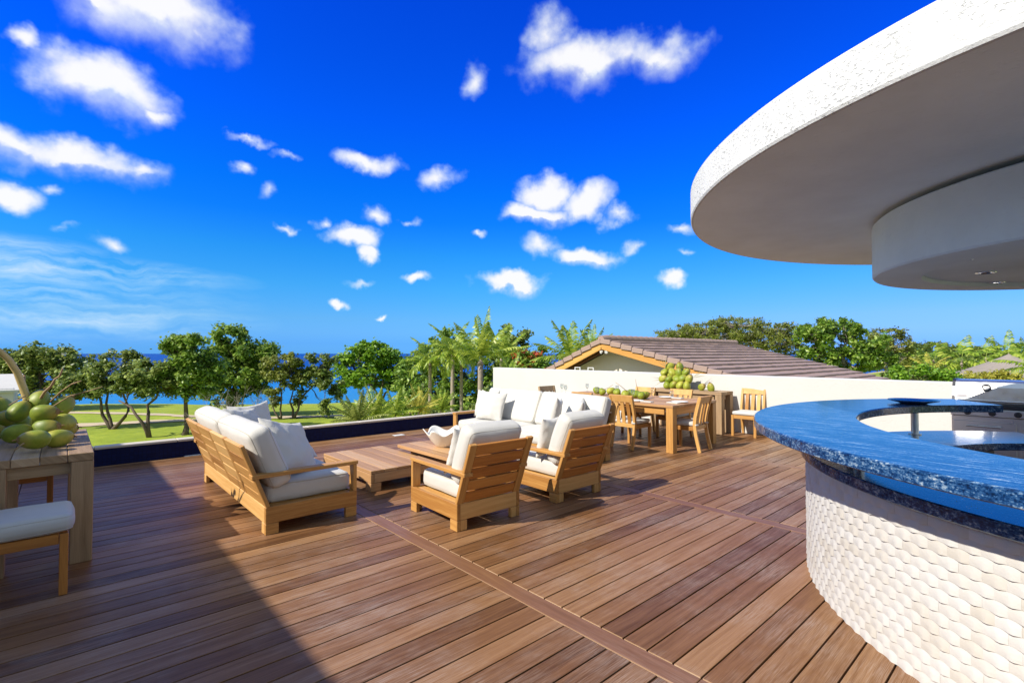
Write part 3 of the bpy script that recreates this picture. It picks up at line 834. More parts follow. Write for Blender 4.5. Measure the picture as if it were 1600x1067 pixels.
# ------------------------------------------------------------------ dining chairs and tables
def dining_chair(label, loc, rz, wm=None, group='slat backed teak dining chairs', cm=None):
    wm = wm or TEAK
    t = thing('dining_chair', label, 'chair', loc, rz, group); hw = .225
    for s in (-1, 1):
        mb = MB(); mb.box((s * (hw - .022), .435, .195), (.044, .044, .39)); mk('leg', mb, wm, t)
        mb = MB(); P = [(s * (hw - .02), -.075, 0), (s * (hw - .02), -.045, .12), (s * (hw - .02), -.012, .27), (s * (hw - .02), .008, .42), (s * (hw - .02), -.005, .55), (s * (hw - .02), -.045, .72), (s * (hw - .02), -.085, .86)]
        mb.sweep(P, .038, .05); mk('leg', mb, wm, t)
    mb = MB()
    mb.box((0, .44, .36), (2 * hw - .09, .03, .065)); mb.box((0, .005, .375), (2 * hw - .08, .03, .06))
    for s in (-1, 1): mb.box((s * (hw - .022), .22, .36), (.03, .382, .065))
    for i in range(5): mb.box((0, .06 + i * .085, .397), (2 * hw - .07, .07, .012))
    mk('seat_frame', mb, wm, t)
    mb = MB(); mb.sweep([(0, -.058, .765), (0, -.074, .82), (0, -.088, .87)], 2 * hw + .004, .032); 
    for k in range(3): mb.sweep([((k - 1) * .108, .012, .40), ((k - 1) * .108, -.004, .52), ((k - 1) * .108, -.03, .66), ((k - 1) * .108, -.058, .77)], .062, .018)
    mk('backrest', mb, wm, t)
    o = put_cushion('cushion', t, (2 * hw - .03, .44, .055), (0, .235, .432), r=.024, puff=.012, seed=int(loc[0] * 7) % 9, m=cm or CANVAS_G, n=8)
    for s in (-1, 1):
        mb = MB(); mb.box((s * (hw - .03), -.012, .425), (.06, .055, .022), rz=s * .3)
        tie = mk('cushion_tie', mb, CANVAS, o); tie.location = (0, -.235, -.432)
    return t
dining_chair('teak dining chair seen from behind at the near long side of the dining table', (6.92, 4.93, 0), R(-90))
dining_chair('teak dining chair with curved rear legs at the near end of the dining table', (7.66, 3.98, 0), R(4))
dining_chair('teak dining chair across the dining table, in front of the console', (8.72, 4.95, 0), R(90))
dining_chair('teak dining chair across the dining table, left of the coconut heap', (8.74, 5.75, 0), R(90))
dining_chair('teak dining chair with only its top rail showing above the long sofa', (6.88, 5.72, 0), R(-90))
dining_chair('dark shaded dining chair at the far end of the dining table', (7.60, 7.28, 0), R(178), TEAK_G)
dining_chair('teak dining chair standing alone against the parapet beside the bar', (9.93, 4.10, 0), R(92), cm=CANVAS)
dining_chair('teak chair with thick cushion at the near end of the coconut table', (-.40, 4.58, 0), R(-90), TEAK_SHADE)
dining_chair('teak chair half hidden behind the legs of the coconut table', (-.26, 7.05, 0), R(180), TEAK_SHADE)
# the near chair carries a much thicker pad
for o in list(COL.objects):
    if o.name.startswith('dining_chair') and o.get('label', '').startswith('teak chair with thick'):
        for c in o.children:
            if c.name.startswith('cushion'):
                c.data = mesh_from('cushion', cushion((.47, .47, .10), .04, .02, 3), True); c.data.materials.append(CANVAS_G); c.location = (0, .245, .455)
                for g in list(c.children):
                    if g.name.startswith('piping'):
                        g.data = mesh_from('piping', piping((.47, .47, .10), .04, 3), True); g.data.materials.append(CANVAS_G)

def console(label, loc, rz, w, L, top=.81):
    t = thing('console_table', label, 'console table', loc, rz, 'weathered grey console tables')
    mb = MB(); k = 4
    for i in range(k): mb.box((-w / 2 + (i + .5) * w / k, 0, top - .03), (w / k - .003, L, .06))
    mk('tabletop', mb, TEAK_G, t)
    mb = MB()
    for s in (-1, 1): mb.box((s * (w / 2 - .06), 0, top - .115), (.03, L - .34, .085)); mb.box((0, s * (L / 2 - .10), top - .115), (w - .24, .03, .085))
    mk('apron', mb, TEAK_G, t)
    for sx in (-1, 1):
        for sy in (-1, 1):
            mb = MB(); mb.box((sx * (w / 2 - .066), sy * (L / 2 - .066), (top - .062) / 2), (.13, .13, top - .062)); mk('leg', mb, TEAK_G, t)
console('weathered console table holding the big coconut heap in the left foreground', (-.10, 5.72, 0), 0, .60, 1.56)
console('grey console table against the parapet holding coconuts', (9.63, 5.23, 0), 0, .50, 1.56)
t = thing('dining_table', 'large teak dining table laid with plates and a row of coconuts', 'dining table', (7.78, 5.55, 0))
mb = MB()
for i in range(8): mb.box((-.72 + .09 + i * .18, 0, .722), (.177, 2.86, .044))
mk('tabletop', mb, TEAK_T, t)
mb = MB()
for s in (-1, 1): mb.box((s * .66, 0, .64), (.03, 2.50, .115)); mb.box((0, s * 1.37, .64), (1.14, .03, .115))
mk('apron', mb, TEAK, t)
for sx in (-1, 1):
    for sy in (-1, 1):
        mb = MB(); mb.box((sx * .655, sy * 1.365, .349), (.12, .12, .698)); mk('leg', mb, TEAK, t)
# place settings
pl = MB(); pl.lathe([(.0, .006), (.085, .006), (.13, .020), (.135, .018), (.09, .0), (.0, .0)], 28)
gl = MB(); gl.lathe([(.0, .003), (.032, .002), (.034, .006), (.006, .012), (.005, .075), (.02, .09), (.034, .12), (.030, .185), (.029, .185), (.032, .12), (.018, .093), (.0, .085)], 16)
nk = MB(); nk.box((0, 0, .008), (.10, .2, .016), ch=.004)
pm_, gm_, nm_ = mesh_from('plate', pl, True), mesh_from('wine_glass', gl, True), mesh_from('napkin', nk)
pm_.materials.append(WHITE); gm_.materials.append(GLASS); nm_.materials.append(CANVAS)
spots = [(7.26, 4.93, 'before the chair seen from behind'), (7.62, 4.32, 'before the chair at the near table end'), (8.26, 4.95, 'before the chair in front of the console'),
         (8.28, 5.75, 'before the chair left of the coconut heap'), (7.26, 5.72, 'behind the long sofa, on the near long side'), (7.60, 6.80, 'at the far table end'), (8.28, 6.5, 'at the far corner by the parapet'), (7.26, 6.5, 'at the far corner by the sofa')]
for x, y, w in spots:
    for nm, me, cat, dx, dy in (('plate', pm_, 'plate', 0, 0), ('napkin', nm_, 'napkin', .0, -.22), ('wine_glass', gm_, 'glass', (7.78 - x) * .35, .18)):
        o = bpy.data.objects.new(nm, me); COL.objects.link(o); o.location = (x + dx, y + dy, .7445)
        if cat == 'napkin' and y < 4.5: o.location = (x - .2, y, .7445)
        tag(o, {'plate': 'white plate ', 'napkin': 'folded white napkin ', 'glass': 'clear stemmed glass '}[cat] + 'on the dining table ' + w, cat, {'plate': 'plates on the dining table', 'napkin': 'napkins on the dining table', 'glass': 'glasses on the dining table'}[cat])

# ------------------------------------------------------------------ coconuts
def coco_mb(seed):
    rn = random.Random(seed); mb = MB(); n, m = 26, 18; V = []; F = []
    a, b = .098 * rn.uniform(.95, 1.06), .128 * rn.uniform(.95, 1.06); tri = rn.uniform(.045, .085); ph = rn.uniform(0, 6)
    for i in range(m + 1):
        t = i / m * math.pi; z = -math.cos(t) * b; r = math.sin(t) ** .92 * a * (1 - .10 * (z / b))
        for k in range(n):
            th = 2 * math.pi * k / n; rr = r * (1 + tri * math.cos(3 * th + ph)) + noise.noise(Vector((math.cos(th) * 2, math.sin(th) * 2, z * 14 + seed))) * .003
            V.append(Vector((rr * math.cos(th), rr * math.sin(th), z)))
    for i in range(m):
        for k in range(n): F.append([i * n + k, i * n + (k + 1) % n, (i + 1) * n + (k + 1) % n, (i + 1) * n + k])
    mb.add(V, F); return mb, b
def cap_mb(b, seed):
    rn = random.Random(seed); mb = MB()
    for k in range(6):
        a = k * math.pi / 3; c, s = math.cos(a), math.sin(a); w = .022
        P = [(0, 0, b + .006), (c * .02 - s * w, s * .02 + c * w, b + .002), (c * .045, s * .045, b - .012), (c * .02 + s * w, s * .02 - c * w, b + .002)]
        mb.add([Vector(p) for p in P], [[0, 1, 2, 3]])
    mb.tube([(0, 0, b), (.006, 0, b + .02), (.016, .004, b + .036)], [.011, .009, .007], 6); return mb
CM = []
for s in range(5):
    q, b = coco_mb(s * 11 + 3); me = mesh_from('coconut', q, True); me.materials.append(COCO)
    c = mesh_from('calyx', cap_mb(b, s), False); c.materials.append(COCO_CAP); CM.append((me, c))
crng = random.Random(5)
def coconut(label, loc, axis, k, scale=1., group=None):
    scale *= .74
    me, c = CM[k % 5]
    o = bpy.data.objects.new('coconut', me); COL.objects.link(o); o.location = loc; o.scale = (scale,) * 3
    q = Vector(axis).normalized().to_track_quat('Z', 'Y'); o.rotation_euler = (q.to_matrix() @ Matrix.Rotation(crng.uniform(0, 6), 3, 'Z')).to_euler()
    p = bpy.data.objects.new('calyx', c); COL.objects.link(p); p.parent = o
    tag(o, label, 'coconut', group); return o
# the big heap on the near console (x, y, z, stalk axis)
G1 = 'coconuts heaped on the near console'
# position read as (photo x, photo y, distance into the scene)
near = [
    (54, 686, 3.78, (-.95, -.3, .1), 'front green coconut lying on the near edge of the coconut table'),
    (92, 686, 4.02, (.9, .5, .0), 'green coconut at the right foot of the heap on the coconut table'),
    (28, 676, 4.02, (.95, .3, .15), 'dark green coconut at the left foot of the heap on the coconut table'),
    (72, 669, 4.12, (.8, -.5, .2), 'yellowish coconut in the middle of the heap with a cracked skin'),
    (100, 660, 4.30, (.7, .6, -.1), 'deep green coconut at the right shoulder of the heap'),
    (70, 645, 4.14, (.85, -.45, .1), 'round pale green coconut facing out high in the heap'),
    (30, 642, 4.18, (.5, .4, .75), 'large pale green coconut leaning at the upper left of the heap'),
    (62, 625, 4.32, (.2, .5, .8), 'topmost green coconut of the heap'),
    (98, 634, 4.42, (.6, .3, .7), 'brown tipped coconut at the upper right of the heap'),
    (6, 655, 4.25, (.5, -.6, .5), 'shaded coconut at the far left of the heap cut by the photo edge'),
    (34, 662, 4.42, (0, 1, .2), 'deep shaded coconut hidden behind the front ones in the heap'),
    (4, 636, 4.5, (-.3, .4, .8), 'brownish coconut behind the left side of the heap'),
    (80, 652, 4.62, (0, 1, .3), 'shaded coconut behind the right side of the heap'),
    (52, 660, 4.60, (1, 0, .2), 'shaded coconut at the back of the heap, under the dry stalk'),
    (-14, 676, 4.1, (1, 0, .2), 'coconut at the outer left end of the heap'),
    (100, 676, 4.45, (1, .2, .1), 'coconut low at the back right corner of the heap'),
    (20, 678, 4.5, (1, .2, .1), 'coconut low at the back of the heap behind the dark one'),
]
for i, (x, y, d, ax, lb) in enumerate(near):
    p = at_d(x, y, d); p.z = max(p.z, .81 + .070)
    coconut(lb, p, ax, i, 1.0, G1)
def twig(label, pts, r0, r1, name='dry_twig', cat='twig', m=TWIG, grp=None, n=6):
    mb = MB(); P = [Vector(p) for p in pts]; k = len(P)
    mb.tube(P, [r0 + (r1 - r0) * i / (k - 1) for i in range(k)], n)
    return tag(mk(name, mb, m, smooth=True), label, cat, grp)
def pts_d(L): return [at_d(*q) for q in L]
twig('thick dry yellow palm spathe rising from the coconut heap', pts_d([(46, 640, 4.3), (42, 622, 4.3), (36, 605, 4.28), (27, 582, 4.25), (14, 562, 4.2), (0, 549, 4.15), (-14, 541, 4.1)]), .030, .022, 'palm_spathe', 'palm stalk', STALK, n=9)
TG = 'bare twigs in the coconut heap'
twig('knobbly thick twig slanting right from the top of the heap', pts_d([(58, 632, 4.3), (70, 612, 4.25), (80, 603, 4.2), (86, 592, 4.2), (93, 588, 4.2), (98, 576, 4.15)]), .012, .006, grp=TG)
twig('long bare twig reaching towards the trees from the heap', pts_d([(78, 628, 4.3), (95, 612, 4.2), (112, 600, 4.1), (127, 595, 4.05)]), .008, .004, grp=TG)
twig('thin low twig reaching far right from the heap', pts_d([(84, 634, 4.3), (110, 618, 4.2), (135, 612, 4.15), (160, 604, 4.1)]), .006, .003, grp=TG)
twig('short dry stub beside the yellow spathe', pts_d([(38, 624, 4.3), (37, 605, 4.3), (38, 586, 4.3)]), .014, .008, grp=TG)
twig('thin twig pointing left out of the heap', pts_d([(40, 618, 4.25), (28, 625, 4.2), (14, 633, 4.15)]), .006, .004, grp=TG)
twig('crooked black stem trailing over the table edge', pts_d([(38, 692, 3.7), (30, 697, 3.68), (22, 704, 3.66)]), .006, .004, grp=TG)
# heap against the parapet
G2 = 'coconuts heaped on the far console'
ordn = ['leftmost', 'second from left', 'third from left', 'fourth from left', 'rightmost']
rows = [(602, [1042, 1052, 1063, 1073], 'bottom'), (592, [1036, 1046, 1057, 1067, 1077], 'second'), (581, [1039, 1050, 1061, 1072], 'third'), (573, [1047, 1062], 'top')]
for ri, (yy, xs_, rn_) in enumerate(rows):
    for i, xx in enumerate(xs_):
        p = at_x(xx, yy + crng.uniform(-1, 1), 9.50 + .07 * ri + crng.uniform(-.03, .03)); p.z = max(p.z, .81 + .075)
        w = ordn[i] if i < len(xs_) - 1 else 'rightmost'
        coconut(f'{w} coconut in the {rn_} row of the heap on the grey console', p, (crng.uniform(-.2, .6), crng.uniform(-.8, .8), crng.uniform(.2, .9)), i + ri, 1.05, G2)
for k, (xx, yy, ri) in enumerate([(1044, 600, 1), (1058, 600, 1), (1071, 600, 1), (1047, 587, 2), (1059, 587, 2), (1071, 587, 2)]):
    p = at_x(xx, yy, 9.72); p.z = max(p.z, .885)
    coconut(f'{["left", "middle", "right"][k % 3]} shaded coconut in the {["lower", "upper"][k // 3]} back row of the console heap', p, (.2, 1, .3), k, 1., G2)
for xx, lb in ((1097, 'single olive coconut lying right of the heap on the grey console'), (1111, 'single olive coconut nearest the right end of the grey console')):
    p = at_x(xx, 607, 9.55); coconut(lb, (p.x, p.y, .81 + .075), (-.3, -.5 if xx < 1100 else .1, .35 if xx < 1100 else .9), 2, .95, 'two loose coconuts on the far console')
# row down the middle of the dining table
G3 = 'coconuts in a row on the dining table'
for i, (xx, yy, lb) in enumerate([(932, 610, 'brownish coconut at the far end of the row on the dining table'), (941, 612, 'green coconut beside the brownish one on the dining table'), (955, 611, 'oval coconut left of the middle of the dining table row'),
                                  (964, 613, 'large oval coconut in the middle of the dining table row'), (978, 616, 'bright coconut right of the middle of the dining table row'), (986, 614, 'coconut tucked behind the bright one in the dining table row'),
                                  (994, 616, 'coconut third from the near end of the dining table row'), (1001, 618, 'bright coconut second from the near end of the dining table row'), (1007, 617, 'coconut at the near end of the dining table row')]):
    p = at_z(xx, yy, .745 + .065); coconut(lb, (p.x, p.y, .745 + .070), (.4, crng.uniform(-.7, .7), .1), i, 1., G3)
for i, L in enumerate([[(940, 610, 9.2), (950, 606, 9.2), (958, 601, 9.2)], [(980, 612, 8.9), (970, 603, 8.9), (961, 597, 8.9)], [(997, 610, 8.8), (994, 600, 8.8), (993, 592, 8.8)]]):
    twig(['thin dry twig leaning right from the far end of the table row', 'thin dry twig leaning left over the table row', 'thin upright twig at the near end of the table row'][i], pts_d(L), .006, .003, grp='twigs among the dining table coconuts')
def sprout(label, base, dirs, ln, w, m):
    mb = MB()
    for (dx, dy, dz) in dirs:
        d = Vector((dx, dy, dz)).normalized(); sd = d.cross(Vector((.6, -.5, .2))).normalized(); b = Vector(base)
        P = [b, b + d * ln * .4 + sd * w, b + d * ln, b + d * ln * .4 - sd * w]; mb.add(P, [[0, 1, 2, 3]])
    return tag(mk('palm_sprout', mb, m), label, 'palm leaves')
p = at_x(1040, 574, 9.6)
sprout('spiky dry leaf sprout sticking up left of the console heap', p, [(-.1, .3, 1), (0, .6, .9), (-.1, -.1, 1), (.1, .9, .6), (0, .05, 1.2)], .26, .012, SPROUT)
p = at_x(1082, 590, 9.75)
sprout('thin dry leaves sticking out right of the console heap', p, [(0, -.9, .5), (0, -1, .8), (-.1, -1, .2)], .34, .006, SPROUT)
p = at_x(1040, 592, 9.6)
sprout('thin dry leaves sticking out left of the console heap', p, [(-.1, .9, -.15), (-.2, 1, .1), (-.2, .9, -.6)], .34, .006, SPROUT)

# ------------------------------------------------------------------ bar
BC = Vector((4.885, -.805)); RB, RO, RI = 2.265, 2.60, 1.93
bar = thing('bar_counter', 'curved outdoor bar with blue granite tops and white scalloped stone front', 'bar', (BC.x, BC.y, 0))
A0, A1 = R(39), R(300)
AF = R(97)
mb = MB(); mb.lathe([(RB - .22, .0), (RB - .02, .0), (RB - .02, .808), (RB - .22, .808), (RB - .22, .0)], 120, a0=AF, a1=A1)
mb.lathe([(RB - .22, .0), (RB - .02, .0), (RB - .02, .738), (RB - .22, .738), (RB - .22, .0)], 50, a0=A0, a1=AF - .001); mk('base_wall', mb, CONC, bar)
mb = MB(); rows_, tw, rh = 15, .090, .0536; nt = int((A1 - A0) * RB / tw); nu, nv = 7, 4; rngt = random.Random(9)
for r_ in range(rows_):
    for k in range(-1, nt):
        u0 = (k + (.5 if r_ % 2 else 0)) * tw; ph = rngt.uniform(-.3, .3); amp = rngt.uniform(.9, 1.15)
        V = []; U = []; off = rngt.random() * 9
        for j in range(nv + 2):
            v = 0 if j == 0 else (j - 1) / nv
            for i in range(nu + 1):
                u = i / nu; th = A0 + (u0 + u * tw) / RB
                prof = .5 - .5 * math.cos(2 * math.pi * u ** 1.7)
                bulge = amp * ((.0088 * prof + .002) * (1 - v) ** .9 + .002 * math.sin(math.pi * v) + .0015)
                rr = RB - .018 + (0 if j == 0 else bulge + .003)
                z = r_ * rh + v * rh - (0 if j else 0) - .003 * prof * (1 - v) * (1 if r_ else 0)
                V.append(Vector((rr * math.cos(th), rr * math.sin(th), z))); U.append((u0 + u * tw + off, z + off))
        th_ = A0 + (u0 + tw) / RB
        if th_ > A1 + .01 or A0 + u0 / RB < A0 - .01 or (r_ >= 14 and th_ < AF + .03): continue
        m_ = nu + 1
        mb.add(V, [[j * m_ + i, j * m_ + i + 1, (j + 1) * m_ + i + 1, (j + 1) * m_ + i] for j in range(nv + 1) for i in range(nu)], U)
o = mk('stone_cladding', mb, CLAD, bar, smooth=True, auto=50)
def slab(name, r0, r1, z0, z1, a0):
    mb = MB(); e = .006
    mb.lathe([(r0, z0 + e), (r0 + e, z0), (r1 - e, z0), (r1, z0 + e), (r1, z1 - e), (r1 - e, z1), (r0 + e, z1), (r0, z1 - e), (r0, z0 + e)], 140, a0=a0, a1=A1)
    mk(name, mb, GRAN, bar, smooth=True, auto=25)
slab('lower_top', 1.985, RB + .028, .811, .876, AF)
slab('work_top', 1.53, 1.98, .742, .802, AF)
A1_ = A1; A1 = AF - .002
slab('work_top', 1.53, RB - .03, .742, .802, R(31)); A1 = A1_
mb = MB(); mb.lathe([(RI, 1.02), (RI + .006, 1.014), (RO - .006, 1.014), (RO, 1.02), (RO, 1.073), (RO - .007, 1.08), (RI + .007, 1.08), (RI, 1.073), (RI, 1.02)], 160, a0=R(39), a1=A1)
mk('upper_top', mb, GRAN, bar, smooth=True, auto=25)
for th in (60, 88, 124, 165, 205, 250):
    zb_ = .877 if th > 97 else .803
    mb = MB(); c = (2.05 * math.cos(R(th)), 2.05 * math.sin(R(th)), 0)
    mb.lathe([(.0, zb_), (.05, zb_), (.05, zb_ + .009), (.03, zb_ + .011), (.03, 1.003), (.05, 1.005), (.05, 1.013), (0, 1.013)], 20, c)
    mk('support_post', mb, STEEL, bar, smooth=True, auto=35)
p = at_z(1427, 630, 1.08)
o = MB(); o.lathe([(0, .002), (.10, .002), (.125, .010), (.2, .030), (.195, .036), (.12, .016), (0, .012)], 36); o = mk('dish', o, GRAN, smooth=True, loc=(p.x, p.y, 1.079)); tag(o, 'shallow dark stone dish resting on the far bar top', 'dish')

# ------------------------------------------------------------------ canopy over the bar
CC = (4.885, -.52); DC = (5.02, -.563); CR, DR = 2.772, 1.612
Z0, Z1 = 2.550, 2.782
can = thing('canopy', 'huge round white concrete canopy hanging over the bar', 'canopy', (CC[0], CC[1], 0))
mb = MB(); mb.lathe([(.001, Z1), (CR - .02, Z1), (CR, Z1 - .018), (CR, Z0 + .016)], 200); mb.lathe([(CR, Z0 + .016), (CR - .006, Z0 + .003), (CR - .018, Z0)], 200)
mk('rim', mb, STUCCO_R, can, smooth=True, auto=35)
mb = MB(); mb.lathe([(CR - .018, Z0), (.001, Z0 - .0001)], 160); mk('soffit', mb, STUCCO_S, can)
dx, dy = DC[0] - CC[0], DC[1] - CC[1]
mb = MB()
mb.lathe([(DR - .18, Z0 - .0005), (DR - .18, 2.513), (DR - .011, 2.513), (DR, 2.503), (DR, 2.136), (DR - .011, 2.124), (DR - .30, 2.122), (DR - .304, 2.135), (DR - .304, 2.152), (.001, 2.152)], 180, (dx, dy, 0))
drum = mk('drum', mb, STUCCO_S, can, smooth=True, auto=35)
for (px, py) in ((1505, 412), (1540, 432), (1556, 447)):
    q = at_z(px, py, 2.12); r_ = math.hypot(q.x - DC[0], q.y - DC[1]); zz = 2.1205 if r_ > DR - .31 else 2.1505
    mb = MB(); mb.lathe([(.055, .004), (.062, -.004), (.045, -.009), (.040, .0), (.036, .002), (.0, .002)], 28, (q.x - CC[0], q.y - CC[1], zz)); mk('downlight', mb, CHROME, drum, smooth=True)
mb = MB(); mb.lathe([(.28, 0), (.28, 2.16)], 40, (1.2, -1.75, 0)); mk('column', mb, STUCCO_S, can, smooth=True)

# ------------------------------------------------------------------ grill
gr = thing('grill', 'large stainless steel barbecue grill with lidded hood behind the bar', 'grill', (9.15, .45, 0), 0)
GW = 1.30
mb = MB(); mb.box((.30, 0, .36), (.58, GW, .70), ch=.006); mk('cabinet', mb, STEEL, gr)
for s in (-1, 1):
    mb = MB(); mb.box((-.001, s * GW / 4, .345), (.022, GW / 2 - .035, .60), ch=.004); d = mk('door', mb, STEEL, gr)
    mb = MB(); mb.tube([(-.055, s * GW / 4 - .17, .585), (-.055, s * GW / 4 + .17, .585)], .011, 10)
    for e in (-.15, .15): mb.tube([(-.012, s * GW / 4 + e, .585), (-.055, s * GW / 4 + e, .585)], .007, 8)
    mk('handle', mb, CHROME, d, smooth=True, auto=40)
mb = MB(); mb.box((.26, 0, .765), (.60, GW + .01, .10), ch=.008); pan = mk('control_panel', mb, STEEL, gr)
for y in (.48, .24, 0, -.24, -.48):
    mb = MB(); mb.tube([(-.041, y, .765), (-.062, y, .765), (-.064, y, .765), (-.092, y, .765)], [.037, .035, .027, .024], 18); mk('knob', mb, STEEL_D, pan, smooth=True, auto=40)
mb = MB(); mb.box((.28, 0, .84), (.60, GW - .02, .046), ch=.004); mk('firebox', mb, STEEL_D, gr)
mb = MB(); hw = GW / 2 - .01
pr_ = [(.02, .866), (.0, .90), (.015, .97), (.055, 1.10), (.10, 1.165), (.16, 1.19), (.50, 1.19), (.56, 1.12), (.575, .866)]
V = [Vector((x, -hw, z)) for x, z in pr_] + [Vector((x, hw, z)) for x, z in pr_]; k = len(pr_)
mb.add(V, [[i, i + 1, k + i + 1, k + i] for i in range(k - 1)] + [[k - 1, 0, k, 2 * k - 1]] + [list(range(k))[::-1], [k + i for i in range(k)]])
hood = mk('hood', mb, STEEL, gr)
mb = MB()
for s in (-1, 1):
    P = [Vector((x - .004, s * (hw - .014), z + .003)) for x, z in pr_[:7]]; mb.sweep(P, .03, .012, (0, 1, 0))
mk('hood_trim', mb, STEEL_D, hood)
mb = MB(); mb.tube([(-.055, -hw + .06, .925), (-.055, hw - .06, .925)], .014, 12)
for s in (-1, 1): mb.tube([(.005, s * (hw - .10), .925), (-.055, s * (hw - .10), .925)], .011, 8)
mk('handle', mb, CHROME, hood, smooth=True, auto=40)
mb = MB(); mb.tube([(.058, .0, 1.09), (.028, .0, 1.10), (.025, .0, 1.10)], [.046, .046, .036], 24)
yy = at_x(1541, 604, 9.18).y - .45
th_ = mk('thermometer', mb, STEEL_D, hood, smooth=True, auto=40); th_.location = (0, yy, 0)
mb = MB(); mb.tube([(.0245, .0, 1.101), (.0225, .0, 1.1013)], [.033, .033], 24); mk('dial', mb, WHITE, th_)
mb = MB(); mb.box((.018, at_x(1503, 614, 9.18).y - .45, .985), (.012, .11, .04), Matrix.Rotation(R(16), 3, 'Y'), .003); mk('badge', mb, STEEL_D, hood)

# ------------------------------------------------------------------ neighbour's house: gable towards us, tiled roof
HX, HY, HZ, SR, SL = 14.0, 10.86, 2.007, .2437, .428
house = thing('neighbour_house', 'neighbouring house with low gable, timber fascia and brown tiled roof behind the parapet', 'house', (HX, HY, 0))
HL = 10.3
yr, yl = -10.2, 6.4
def rz_(y): return HZ + (SR * y if y < 0 else -SL * y)
mb = MB(); z0 = -4.0
P = [(yr + .9, z0), (yl - .9, z0), (yl - .9, rz_(yl - .9) - .24), (0, HZ - .24), (yr + .9, rz_(yr + .9) - .24)]
V = [Vector((.75, y, z)) for y, z in P] + [Vector((HL - .4, y, z)) for y, z in P]
mb.add(V, [[0, 1, 2, 3, 4][::-1], [5, 6, 7, 8, 9]] + [[i, (i + 1) % 5, 5 + (i + 1) % 5, 5 + i] for i in range(5)]); mk('wall', mb, HOUSEW, house)
roof = None
mb = MB(); co_ = .43
def course(ya, yb, side):
    """one tile course between two distances from the ridge; lower edge stands 3 cm proud"""
    y0, y1 = side * ya, side * yb; n_ = 26; sl_ = SR if side < 0 else SL
    zu = HZ - sl_ * ya + .012; zl = HZ - sl_ * yb + .075
    for i in range(n_):
        x0 = -.05 + (HL + .1) * i / n_; x1 = -.05 + (HL + .1) * (i + 1) / n_ - .012
        dz = random.uniform(-.006, .006)
        mb.hexa([(x0, y0, zu - .03), (x0, y0, zu + dz), (x0, y1, zl - .075), (x0, y1, zl + dz), (x1, y0, zu - .03), (x1, y0, zu + dz), (x1, y1, zl - .075), (x1, y1, zl + dz)] if side > 0 else
                [(x0, y1, zl - .075), (x0, y1, zl + dz), (x0, y0, zu - .03), (x0, y0, zu + dz), (x1, y1, zl - .075), (x1, y1, zl + dz), (x1, y0, zu - .03), (x1, y0, zu + dz)])
k = 0
while k * co_ < -yr: course(k * co_, k * co_ + co_ + .06, -1); k += 1
k = 0
while k * co_ < yl: course(k * co_, k * co_ + co_ + .06, 1); k += 1
roof = mk('roof', mb, TILE_R, house)
mb = MB()
for i in range(30):
    x0 = -.08 + i * (HL + .16) / 30; P = [(x0, -.17), (x0, 0)]
    mb.tube([(x0, 0, HZ + .03), (x0 + .37, 0, HZ + .055)], [.135, .15], 12)
mk('ridge_tile', mb, TILE_R, roof, smooth=True, auto=50)
mb = MB()
for side, sl_, ln in ((-1, SR, -yr), (1, SL, yl)):
    k = 0
    while k * co_ < ln:                                       # verge caps, one per course
        a = Vector((-.085, side * k * co_, HZ - sl_ * k * co_ - .02)); b = Vector((-.085, side * (k * co_ + co_ - .01), HZ - sl_ * (k * co_ + co_ - .01) + .022)); mb.span(a, b, .09, .165, ch=.01); k += 1
mk('verge_tile', mb, TILE_R, roof)
mb = MB()
for side, sl_, ln in ((-1, SR, -yr), (1, SL, yl)):
    mb.span((-.05, 0, HZ - .20), (-.05, side * ln, HZ - .20 - sl_ * ln), .05, .20, ch=.005)
mk('fascia', mb, FASCIA, house)
mb = MB()
for side, sl_, ln in ((-1, SR, -yr), (1, SL, yl)):
    for i in range(6): mb.span((.05 + i * .12, side * .05, HZ - .17 - sl_ * .05), (.05 + i * .12, side * ln, HZ - .17 - sl_ * ln), .112, .02, ch=.003)
    mb.span((.40, side * .1, HZ - .235 - sl_ * .1), (.40, side * ln, HZ - .235 - sl_ * ln), .07, .11, ch=.004)
mk('soffit', mb, SOFFIT, house)
q = at_x(946, 549, HX + .05)
mb = MB(); mb.box((.05, q.y - HY, q.z + .02), (.06, .08, .06), ch=.01)
for s in (-1, 1): mb.tube([(.0, q.y - HY + s * .09, q.z), (-.07, q.y - HY + s * .12, q.z - .03)], [.035, .055], 12)
mk('flood_lamp', mb, WHITE, house)
for px, lb in ((902.5, 'small white metal bracket on the parapet top, left one below the gable'), (923, 'small white metal bracket on the parapet top, right one below the gable')):
    q = at_x(px, 576, 10.1); t = thing('wall_bracket', lb, 'bracket', (10.1, q.y, 1.118), 0, 'white brackets on the parapet top')
    mb = MB()
    for s_ in (-1, 1): mb.box((0, s_ * .085, .03), (.02, .018, .066), ch=.003)
    mk('upright', mb, WHITE, t)
    mb = MB(); mb.box((0, 0, .071), (.022, .19, .016), ch=.003); mk('crossbar', mb, WHITE, t)

